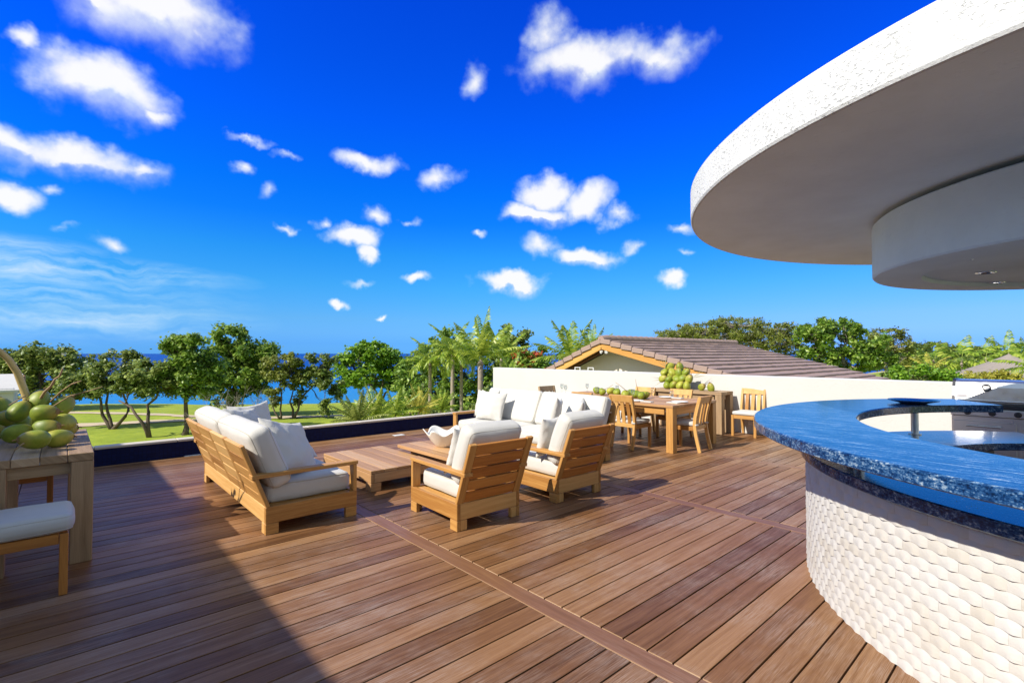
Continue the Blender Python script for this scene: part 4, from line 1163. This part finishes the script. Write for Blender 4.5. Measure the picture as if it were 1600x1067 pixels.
# ------------------------------------------------------------------ trees
def leaves(centres, radii, n, size, rng, up=.55, squash=.75, aspect=1.7):
    """n leaf rhombs scattered round clump centres"""
    idx = rng.integers(0, len(centres), n); c = centres[idx]; r = radii[idx][:, None]
    off = rng.normal(0, .46, (n, 3)) * r; off[:, 2] *= squash
    P = c + off
    nm = rng.normal(0, 1, (n, 3)); nm[:, 2] = np.abs(nm[:, 2]) + up; nm += off / np.maximum(r, .01) * .6; nm /= np.linalg.norm(nm, axis=1)[:, None]
    t = np.cross(nm, rng.normal(0, 1, (n, 3))); t /= np.linalg.norm(t, axis=1)[:, None]; b = np.cross(nm, t)
    s = (size * rng.uniform(.6, 1.35, n))[:, None]
    V = np.stack([P - t * s * aspect / 2, P + b * s / 2 - nm * s * .08, P + t * s * aspect / 2, P - b * s / 2 - nm * s * .08], 1).reshape(-1, 3)
    F = np.arange(n * 4).reshape(n, 4); return V, F
def blob_clumps(blobs, per, rng, shell=.55, crad=.32):
    C = []; Rr = []
    for (c, r) in blobs:
        k = max(3, int(per * (r[0] * r[1] * r[2]) ** (2 / 3)))
        u = rng.normal(0, 1, (k, 3)); u /= np.linalg.norm(u, axis=1)[:, None]
        q = (shell + (1 - shell) * rng.random(k) ** .6)[:, None]
        C.append(np.array(c) + u * q * np.array(r) * (1 + np.clip(rng.normal(0, .10, (k, 1)), -.2, .09))); Rr.append(np.full(k, 1.) * crad * rng.uniform(.6, 1.4, k))
    return np.concatenate(C), np.concatenate(Rr)
def wobble(a, b, k, amp, rng):
    a = Vector(a); b = Vector(b); L = (b - a).length; P = []
    for i in range(k + 1):
        t = i / k; p = a.lerp(b, t)
        if 0 < i < k: p += Vector((rng.normal(0, amp), rng.normal(0, amp), rng.normal(0, amp * .5))) * L
        P.append(p)
    return P
def tree(label, px, base_y, d, blobs, mat_, nleaf, lsize, seed, stems=None, name='tree', group='trees on the lawn', bark=None, per=9., crad=.4, shell=.5, up=.55, r0=.13, twigs=14, gz=None):
    """blobs: crown lobes given as (photo x, photo y, half width px, half height px, extra depth m) at distance d"""
    rng = np.random.default_rng(seed)
    s = (px - 800) / FPX * d; g = ground_z(s, d) if gz is None else gz
    bx, by = cam_xy(s, d); base = Vector((bx, by, g))
    t = thing(name, label, 'tree', base, 0, group); k = d / FPX
    B = []
    for (x, y, rx, ry, dd) in blobs:
        c = at_d(x, y, d + dd) - base; B.append(((c.x, c.y, c.z), (rx * k, rx * k * .95, ry * k)))
    C, Rr = blob_clumps(B, per, rng, shell, crad)
    V, F = leaves(C, Rr, int(nleaf * 1.12), lsize * .86, rng, up)
    mb = MB(); nodes = []
    for st in (stems or [None]):
        if st is None:
            c0 = Vector(np.mean([b[0] for b in B], axis=0)); P = wobble((0, 0, -.1), (c0.x * .8, c0.y * .8, c0.z * .9), 5, .035, rng)
        else:
            P = [Vector((0, 0, -.1))] + [at_d(x, y, d + rng.normal(0, .25)) - base for (x, y) in st]
            Q = []
            for i in range(len(P) - 1): Q += [P[i], P[i].lerp(P[i + 1], .5) + Vector((rng.normal(0, .04), rng.normal(0, .04), 0))]
            P = Q + [P[-1]]
        rr = r0 / (len(stems) ** .35 if stems else 1)
        mb.tube(P, [rr * (1.25 if i == 0 else 1) * (1 - .6 * i / (len(P) - 1)) for i in range(len(P))], 8)
        nodes += [(p, rr * (1 - .6 * (len(P) - 3 + i) / (len(P) - 1))) for i, p in enumerate(P[-3:])]
    for (c, r) in B:
        p, q = min(nodes, key=lambda e: (e[0] - Vector(c)).length); P = wobble(p, c, 4, .06, rng); mb.tube(P, [q * .75 * (1 - .7 * i / 4) for i in range(5)], 6)
        near_ = [i for i in range(len(C)) if np.linalg.norm((C[i] - np.array(c)) / np.array(r)) < 1.3]
        rng.shuffle(near_)
        for i in near_[:twigs]:
            a = P[rng.integers(1, 4)]; mb.tube(wobble(a, C[i], 3, .07, rng), [.028 * k * 22, .02 * k * 22, .014 * k * 22, .006 * k * 22], 4, cap=False)
    mk('trunk', mb, bark or BARK, t, smooth=True)
    mk_np('crown', V, F, mat_, t)
    return t
tree('pale barked twin stemmed tree nearest the coconut heap on the lawn', 178, 670, 37.1,
     [(140, 590, 34, 26, 0), (178, 572, 42, 26, .5), (120, 602, 26, 22, -.4), (205, 592, 30, 26, .3), (160, 606, 40, 18, 0), (110, 625, 14, 12, -.3), (238, 582, 22, 18, .6)], LEAF_D, 8500, .20, 11,
     stems=[[(160, 648), (158, 628), (148, 606)], [(172, 655), (166, 630), (170, 600)], [(196, 650), (200, 634), (190, 605)]], bark=BARK, r0=.20)
tree('dark stemmed leaning tree right of the twin stemmed tree', 236, 683, 33.5,
     [(230, 583, 34, 24, 0), (262, 592, 24, 24, .3), (205, 605, 22, 14, -.2), (248, 606, 30, 14, 0), (282, 610, 14, 14, .2)], LEAF_D, 6500, .19, 12,
     stems=[[(222, 660), (205, 636), (186, 626)], [(231, 655), (230, 633), (244, 622), (250, 600)]], r0=.16)
tree('tall broad tree with a single straight trunk beside the left sofa', 291, 680, 34.2,
     [(275, 560, 30, 30, 0), (300, 552, 34, 26, .3), (322, 575, 26, 34, .4), (284, 592, 34, 26, 0), (272, 548, 20, 16, -.3), (310, 604, 30, 18, .2), (300, 578, 36, 30, .6), (282, 546, 26, 18, 0), (305, 536, 22, 13, 0)], LEAF_M, 11500, .19, 13,
     stems=[[(291, 650), (290, 620), (296, 585)]], r0=.18)
tree('tallest dense green tree rising behind the left sofa', 362, 650, 44,
     [(358, 530, 32, 22, 0), (392, 556, 36, 24, .4), (345, 568, 34, 32, 0), (380, 588, 40, 30, 0), (425, 552, 20, 18, .5), (352, 606, 40, 28, -.3), (405, 590, 26, 26, .3), (330, 590, 26, 26, .0), (370, 548, 30, 22, .2)], LEAF_M, 15000, .24, 14, r0=.26, crad=.5)
tree('slim tree with open crown right behind the left sofa pillows', 440, 659, 41.5,
     [(438, 568, 26, 16, 0), (452, 560, 20, 12, .2), (424, 588, 18, 14, 0), (450, 592, 22, 16, .2), (428, 618, 20, 12, -.2), (460, 575, 14, 14, 0)], LEAF_O, 4300, .20, 15,
     stems=[[(438, 640), (440, 620), (438, 590)], [(430, 645), (424, 628)]], r0=.12, twigs=10)
tree('slim forked tree with a drooping right side near the beach', 461, 657, 42.0,
     [(500, 570, 24, 16, 0), (492, 590, 24, 14, .2), (512, 596, 22, 20, 0), (520, 618, 16, 16, -.1), (478, 604, 16, 12, 0), (508, 635, 9, 11, 0), (486, 575, 16, 12, .2), (462, 618, 14, 12, .1)], LEAF_D, 5600, .20, 16,
     stems=[[(458, 640), (453, 628), (458, 610)], [(466, 640), (468, 624), (486, 606), (500, 592)]], r0=.14, twigs=10)
tree('spreading bright green tree at the edge of the beach', 594, 632, 54.8,
     [(582, 556, 40, 20, 0), (552, 575, 30, 22, 0), (612, 572, 32, 22, .4), (530, 562, 16, 12, 0), (640, 578, 22, 22, .5), (585, 590, 48, 18, 0), (540, 600, 22, 14, -.2), (622, 600, 26, 14, .2), (560, 548, 24, 12, 0), (600, 548, 24, 12, 0)], LEAF_B, 12500, .27, 17,
     stems=[[(588, 612), (575, 595), (560, 578)], [(595, 610), (598, 590), (590, 570)], [(602, 614), (618, 600), (628, 582)]], r0=.20, crad=.5)
tree('wide flat topped tree behind the coconut heap', 70, 655, 48,
     [(50, 565, 44, 22, 0), (95, 560, 38, 18, .3), (20, 572, 36, 24, 0), (70, 590, 46, 26, 0), (110, 578, 30, 20, .3), (35, 610, 34, 22, -.3), (75, 550, 34, 12, 0), (-10, 590, 34, 34, 0), (100, 605, 22, 18, 0)], LEAF_D, 11000, .27, 18, r0=.26, crad=.55)
tree('dark mass of a tree behind the palms, left of the parapet', 700, 640, 46,
     [(690, 560, 46, 30, 0), (650, 585, 34, 34, 0), (735, 580, 40, 36, 0), (680, 610, 46, 30, 0), (725, 622, 46, 24, 0), (775, 600, 30, 28, 0), (655, 622, 26, 24, 0), (700, 530, 26, 14, 0), (680, 634, 46, 16, 0)], LEAF_M, 15000, .25, 19, r0=.24, crad=.5, per=10)
tree('round topped dark tree standing above the red blossom', 800, 600, 44,
     [(802, 522, 22, 18, 0), (790, 540, 24, 22, 0), (820, 528, 12, 12, .2), (800, 560, 30, 20, 0), (778, 556, 18, 20, 0)], LEAF_D, 5500, .22, 20, r0=.2)
t = tree('leafy tree carrying red blossom behind the parapet', 825, 600, 38,
     [(815, 562, 30, 18, 0), (845, 570, 26, 16, 0), (830, 550, 22, 12, 0), (800, 575, 22, 14, 0), (862, 580, 20, 12, 0), (830, 585, 40, 12, 0)], LEAF_M, 6500, .17, 21, r0=.16)
rngb = np.random.default_rng(77); kk = 38 / FPX; Cb = []
for (x, y, rx, ry) in ((818, 548, 18, 4), (826, 556, 14, 4), (812, 566, 12, 4), (840, 552, 10, 3), (830, 572, 12, 4), (850, 578, 8, 3), (806, 556, 8, 3)):
    for _ in range(9):
        q = at_d(x + rngb.normal(0, rx * .5), y + rngb.normal(0, ry * .6), 38 - .8 - rngb.random() * .4) - t.location; Cb.append(tuple(q))
V, F = leaves(np.array(Cb), np.full(len(Cb), .16), 950, .10, rngb, .3); mk_np('blossom', V, F, LEAF_R, t)
# flat umbrella crowns on the right
tree('wide umbrella crowned olive tree above the tiled roof', 1140, 560, 46,
     [(1060, 522, 36, 7, 0), (1100, 511, 40, 8, 0), (1150, 504, 46, 8, 0), (1200, 512, 42, 9, 0), (1240, 520, 30, 9, .3), (1120, 530, 60, 9, 0), (1190, 535, 60, 14, 0), (1235, 548, 30, 16, 0), (1035, 527, 16, 5, 0), (1085, 521, 50, 9, 0), (1160, 520, 60, 10, 0)], LEAF_O, 28000, .125, 31,
     stems=[[(1160, 560), (1175, 540), (1150, 516)], [(1190, 560), (1210, 535)], [(1120, 560), (1100, 535), (1075, 526)]], r0=.3, crad=.35, per=22, twigs=46, bark=BARK_G, group='trees behind the parapet', up=.9)
tree('dense round dark green tree behind the end of the tiled roof', 1310, 590, 42,
     [(1280, 512, 34, 14, 0), (1320, 512, 34, 16, 0), (1350, 535, 32, 24, 0), (1300, 540, 42, 26, 0), (1262, 530, 26, 20, 0), (1375, 558, 22, 22, 0), (1330, 565, 44, 22, 0), (1390, 575, 14, 14, 0), (1270, 560, 30, 20, 0)], LEAF_M, 14000, .22, 32, r0=.3, crad=.42, per=11, group='trees behind the parapet', bark=BARK_G)
tree('thin olive tree leaning out behind the dense round tree', 1385, 585, 52,
     [(1385, 522, 28, 9, 0), (1400, 538, 26, 16, 0), (1372, 540, 26, 18, 0), (1410, 555, 20, 14, 0), (1390, 565, 28, 14, 0)], LEAF_O, 6500, .17, 33, r0=.24, crad=.4, per=16, twigs=36, bark=BARK_G, group='trees behind the parapet', up=.9)
for i, (x, y, rx, ry, d, lm, lb) in enumerate([(1455, 545, 34, 13, 90, LEAF_D, 'far dark round tree left of the distant palms'), (1500, 552, 34, 11, 95, LEAF_M, 'far green tree between the distant palms'), (1540, 551, 30, 11, 92, LEAF_D, 'far dark tree left of the thatched roof peak'),
                                             (1590, 550, 34, 12, 96, LEAF_M, 'far green tree at the right edge behind the thatched roof'), (1425, 560, 26, 14, 80, LEAF_M, 'far green tree beside the thin olive tree'), (1478, 562, 50, 10, 85, LEAF_D, 'low dark tree below the distant palms'), (1640, 556, 40, 16, 90, LEAF_M, 'far tree past the right photo edge')]):
    tree(lb, x, 600, d, [(x, y, rx, ry, 0), (x - rx * .5, y + ry * .5, rx * .6, ry, 0), (x + rx * .5, y + ry * .6, rx * .6, ry, .4), (x, y + ry * 1.6, rx * 1.1, ry, 0)], lm, 4200, .36, 40 + i, r0=.3, crad=.7, per=4, group='far trees behind the parapet', twigs=4)
# shrubs
def shrub(label, d, blobs, m, n, sz, seed, group, cat='shrub', gz=None, name='shrub'):
    t = tree(label, blobs[0][0], 0, d, blobs, m, n, sz, seed, name=name, group=group, r0=.06, twigs=5, crad=.28, per=12, gz=gz); t['category'] = cat; return t
GS = 'shrubs behind the parapet'
shrub('bright green shrub just left of the grill above the wall', 24, [(1428, 577, 26, 8, 0), (1450, 583, 24, 7, 0), (1410, 586, 20, 6, 0), (1470, 588, 18, 6, 0)], LEAF_B, 4200, .11, 51, GS)
shrub('yellow green shrub beneath the thatched roof', 27, [(1530, 592, 34, 6, 0), (1560, 590, 28, 7, 0), (1500, 596, 22, 5, 0), (1590, 592, 26, 7, 0)], LEAF_Y, 3800, .12, 52, GS)
shrub('mid green shrub at the end of the tiled roof', 26, [(1395, 590, 22, 7, 0), (1415, 592, 20, 6, 0), (1372, 596, 16, 5, 0)], LEAF_D, 2600, .12, 53, GS)
shrub('leafy hedge plant below the palms at the pool end', 20, [(680, 655, 22, 9, 0), (715, 654, 22, 9, 0), (745, 644, 16, 12, 0), (765, 625, 9, 22, 0)], LEAF_D, 4600, .10, 54, 'plants past the pool edge')
shrub('green shrub between the palms and the spreading tree', 34, [(650, 620, 18, 18, 0), (640, 634, 16, 12, 0), (662, 600, 14, 16, 0)], LEAF_M, 3200, .14, 55, 'plants past the pool edge')
def bare(label, px, d, top, seed, spread, group='bare shrubs', levels=4, n0=6, gz=None):
    rng = np.random.default_rng(seed); s = (px - 800) / FPX * d; x, y = cam_xy(s, d); g = ground_z(s, d) if gz is None else gz
    t = thing('bare_shrub', label, 'shrub', (x, y, g), 0, group); mb = MB(); H = at_d(px, top, d).z - g
    def grow(p, dr, ln, r, lv):
        q = [p]
        for i in range(3):
            dr = (dr + Vector(rng.normal(0, .16, 3))).normalized(); q.append(q[-1] + dr * ln / 3)
        mb.tube(q, [r * (1 - .18 * i) for i in range(4)], 5 if lv > 1 else 4, cap=False)
        if lv == 0: return
        for _ in range(rng.integers(2, 4)):
            nd = (dr + Vector(rng.normal(0, .55, 3)) + Vector((0, 0, .04))).normalized(); grow(q[rng.integers(2, 4)], nd, ln * rng.uniform(.55, .8), r * .55, lv - 1)
    for i in range(n0):
        a = 2 * math.pi * i / n0 + rng.normal(0, .3); grow(Vector((0, 0, -.1)), Vector((math.cos(a) * spread, math.sin(a) * spread, 1)).normalized(), H * .40, .045, levels)
    mk('branches', mb, BARK_G, t, smooth=True); return t
bare('leafless grey shrub behind the far pillows of the left sofa', 352, 31, 596, 61, .75)
bare('leafless pinkish grey shrub right of the far pillows of the left sofa', 412, 36, 592, 62, .55)
bare('tangle of bare grey branches behind the end of the tiled roof', 1398, 34, 566, 63, .8, n0=7)
# ------------------------------------------------------------------ palms
def frond(V, F, base, az, el, ln, droop, rng, width=.62, nl=30, lw=.045, tw=0.):
    h = Vector((math.cos(az), math.sin(az), 0)); p = Vector(base); a = el; step = ln / nl; P = [p.copy()]; T = []
    for i in range(nl):
        t = i / nl; a2 = a - droop * t ** 1.4
        d = h * math.cos(a2) + Vector((0, 0, math.sin(a2))); p = p + d * step; P.append(p.copy()); T.append(d)
    T.append(T[-1]); sd = Vector((-math.sin(az), math.cos(az), 0))
    for i in range(0, nl + 1):                              # midrib as two thin quads
        if i == nl: break
        r0_, r1_ = .026 * (1 - .85 * i / nl), .026 * (1 - .85 * (i + 1) / nl); b = len(V)
        n0 = sd.cross(T[i])
        V += [P[i] - sd * r0_, P[i] + sd * r0_, P[i + 1] + sd * r1_, P[i + 1] - sd * r1_, P[i] - n0 * r0_, P[i] + n0 * r0_, P[i + 1] + n0 * r1_, P[i + 1] - n0 * r1_]; F += [[b, b + 1, b + 2, b + 3], [b + 4, b + 5, b + 6, b + 7]]
    for i in range(3, nl + 1):
        t = i / nl; L = width * (math.sin(math.pi * min(1, .12 + t * .86)) ** .6) * rng.uniform(.85, 1.1)
        up_ = T[i].cross(sd) * -1
        for s in (-1, 1):
            d = (sd * s * (1 - .25 * t) + T[i] * (.35 + .7 * t) + up_ * (.25 + rng.normal(0, .10)) * (-1 if tw else 1)).normalized()
            w = T[i] * lw * .5; q0 = P[i]; q1 = q0 + d * L * .55; d2 = (d + Vector((0, 0, -.75 + rng.normal(0, .15)))).normalized(); q2 = q1 + d2 * L * .45
            b = len(V); V += [q0 - w * .6, q0 + w * .6, q1 + w, q1 - w, q2 + w * .15, q2 - w * .15]; F += [[b, b + 1, b + 2, b + 3], [b + 3, b + 2, b + 4, b + 5]]
def palm(label, px, crown_y, d, ln, nf, seed, mat_=None, tr=.13, group='palms', gz=None, els=(80, -25), droop=1.1, lean=0., width=.6, nl=18, name='palm_tree', cat='palm'):
    rng = np.random.default_rng(seed); s = (px - 800) / FPX * d; x, y = cam_xy(s, d); g = ground_z(s, d) if gz is None else gz
    t = thing(name, label, cat, (x, y, g), 0, group); top = at_d(px, crown_y, d).z - g; V = []; F = []
    P = [Vector((lean * math.sin(q * 1.6) * .3, lean * q * .2, q * top)) for q in np.linspace(0, 1, 15)]; P[0].z = -.2
    mb = MB(); mb.tube(P, [tr * (1.25 if i == 0 else 1) * (1 - .22 * i / 14) * (1 + .05 * (i % 2)) for i in range(15)], 10)
    mb.tube([P[-1], P[-1] + Vector((0, 0, ln * .10))], [tr * 1.05, tr * .5], 8)
    mk('trunk', mb, BARK_P, t, smooth=True)
    for i in range(nf):
        q = i / nf; az = i * 2.39996 + rng.normal(0, .15); el = R(els[0] + (els[1] - els[0]) * q ** .8 + rng.normal(0, 5))
        frond(V, F, P[-1] + Vector((0, 0, ln * .06)), az, el, ln * rng.uniform(.85, 1.1), droop * rng.uniform(.7, 1.25) * (.55 + .6 * q), rng, width * ln / 2.8, nl, (2.6 / nl) * ln / 2.8 * 1.0)
    mk_np('crown', [tuple(v) for v in V], F, mat_ or LEAF_P, t); return t
PG = 'coconut palms by the pool end'
palm('slender palm with drooping crown, leftmost of the palms by the pool end', 671, 572, 30, 2.0, 18, 1, group=PG, tr=.12, els=(78, 0), droop=2.1, lean=.3, width=.5)
palm('palm with shaggy crown, left stem of the close pair', 706, 560, 29, 2.3, 21, 2, group=PG, tr=.13, els=(82, 0), droop=2.1, lean=.3, width=.5)
palm('palm with shaggy crown, right stem of the close pair', 722, 562, 31, 2.2, 18, 3, group=PG, tr=.12, els=(84, 0), droop=2.0, lean=-.3, width=.5)
palm('tall palm with upright fronds closest to the parapet end', 750, 570, 25, 2.55, 13, 4, group=PG, tr=.16, els=(88, 28), droop=.8, lean=.2, width=.55)
palm('palm partly hidden behind the tall upright palm', 783, 566, 34, 2.6, 12, 5, group=PG, tr=.13, els=(86, 30), droop=.8)
palm('pale leaning palm low behind the parapet end', 797, 592, 30, 1.6, 9, 15, group=PG, tr=.1, els=(80, 25), droop=.8)
palm('bright palm with upright fronds left of the house gable', 893, 568, 30, 2.5, 16, 6, group=PG, tr=.13, els=(86, 10), droop=.8, width=.7)
palm('small upright palm peeking over the house gable', 925, 556, 33, 1.9, 11, 7, group=PG, tr=.11, els=(88, 30), droop=.7)
PR = 'palms behind the parapet by the thatched roof'
palm('far palm with wide fronds, left of the middle distant palm', 1458, 567, 52, 3.5, 12, 8, group=PR, els=(62, -40), droop=1.25, nl=13, width=.7)
palm('far palm with wide fronds in the middle of the distant palms', 1502, 566, 50, 3.6, 12, 9, group=PR, els=(62, -40), droop=1.25, nl=13, width=.7)
palm('far palm just left of the thatched roof peak', 1540, 563, 58, 3.3, 11, 10, group=PR, els=(66, -35), droop=1.2, nl=13, width=.7)
palm('far palm rising behind the thatched roof peak', 1576, 556, 58, 3.2, 11, 11, group=PR, els=(66, -35), droop=1.2, nl=13, width=.7)
palm('yellowish palm in front of the thatched roof at the right edge', 1618, 578, 34, 2.3, 16, 12, LEAF_P, group=PR, els=(80, -20), droop=1.0, nl=16, width=.7)
palm('low yellow fronded palm left of the thatched roof', 1452, 582, 47, 2.2, 13, 13, LEAF_Y, group=PR, els=(75, -15), droop=1.0, nl=13)
YG = 'spiky young palms past the pool edge'
for i, (x, y, d, ln, m, lb) in enumerate([(585, 655, 15, 1.05, LEAF_P, 'spiky grey green young palm poking over the middle of the pool edge'), (618, 652, 17, 1.1, LEAF_P, 'spiky young palm just right of the middle one at the pool edge'),
                                          (560, 662, 14, .9, LEAF_O, 'spiky olive young palm left of the others at the pool edge'), (655, 646, 18, 1.0, LEAF_Y, 'yellow spiky young palm at the pool edge below the slender palm'), (690, 643, 19, .9, LEAF_P, 'small spiky young palm below the close pair of palms')]):
    palm(lb, x, y, d, ln, 16, 60 + i, m, tr=.06, group=YG, els=(86, 5), droop=.5, nl=18, width=.55, name='young_palm')
# ------------------------------------------------------------------ thatched roof
q = at_d(1576, 553, 42); e = at_d(1490, 586, 42)
pal = thing('thatched_pavilion', 'pavilion with a peaked grey palm thatch roof beyond the grill', 'pavilion', (q.x, q.y, -4))
rad = (Vector((q.x, q.y)) - Vector((e.x, e.y))).length; zt, ze = q.z + 4, e.z + 4 - .12
mb = MB(); pf = []
for i in range(13):
    t = i / 12; pf.append((max(.02, rad * t), ze + (zt - ze) * (1 - t) ** 1.35))
pf += [(rad + .02, ze - .18), (rad - .3, ze - .16), (.1, ze + .5)]
mb.lathe(pf, 40); mk('roof', mb, THATCH, pal, smooth=True, auto=60)
for k in range(8):
    a = k * math.pi / 4 + .2; mb = MB(); mb.tube([(rad * .8 * math.cos(a), rad * .8 * math.sin(a), 0), (rad * .8 * math.cos(a), rad * .8 * math.sin(a), ze + .1)], .11, 8); mk('post', mb, BARK_P, pal, smooth=True)
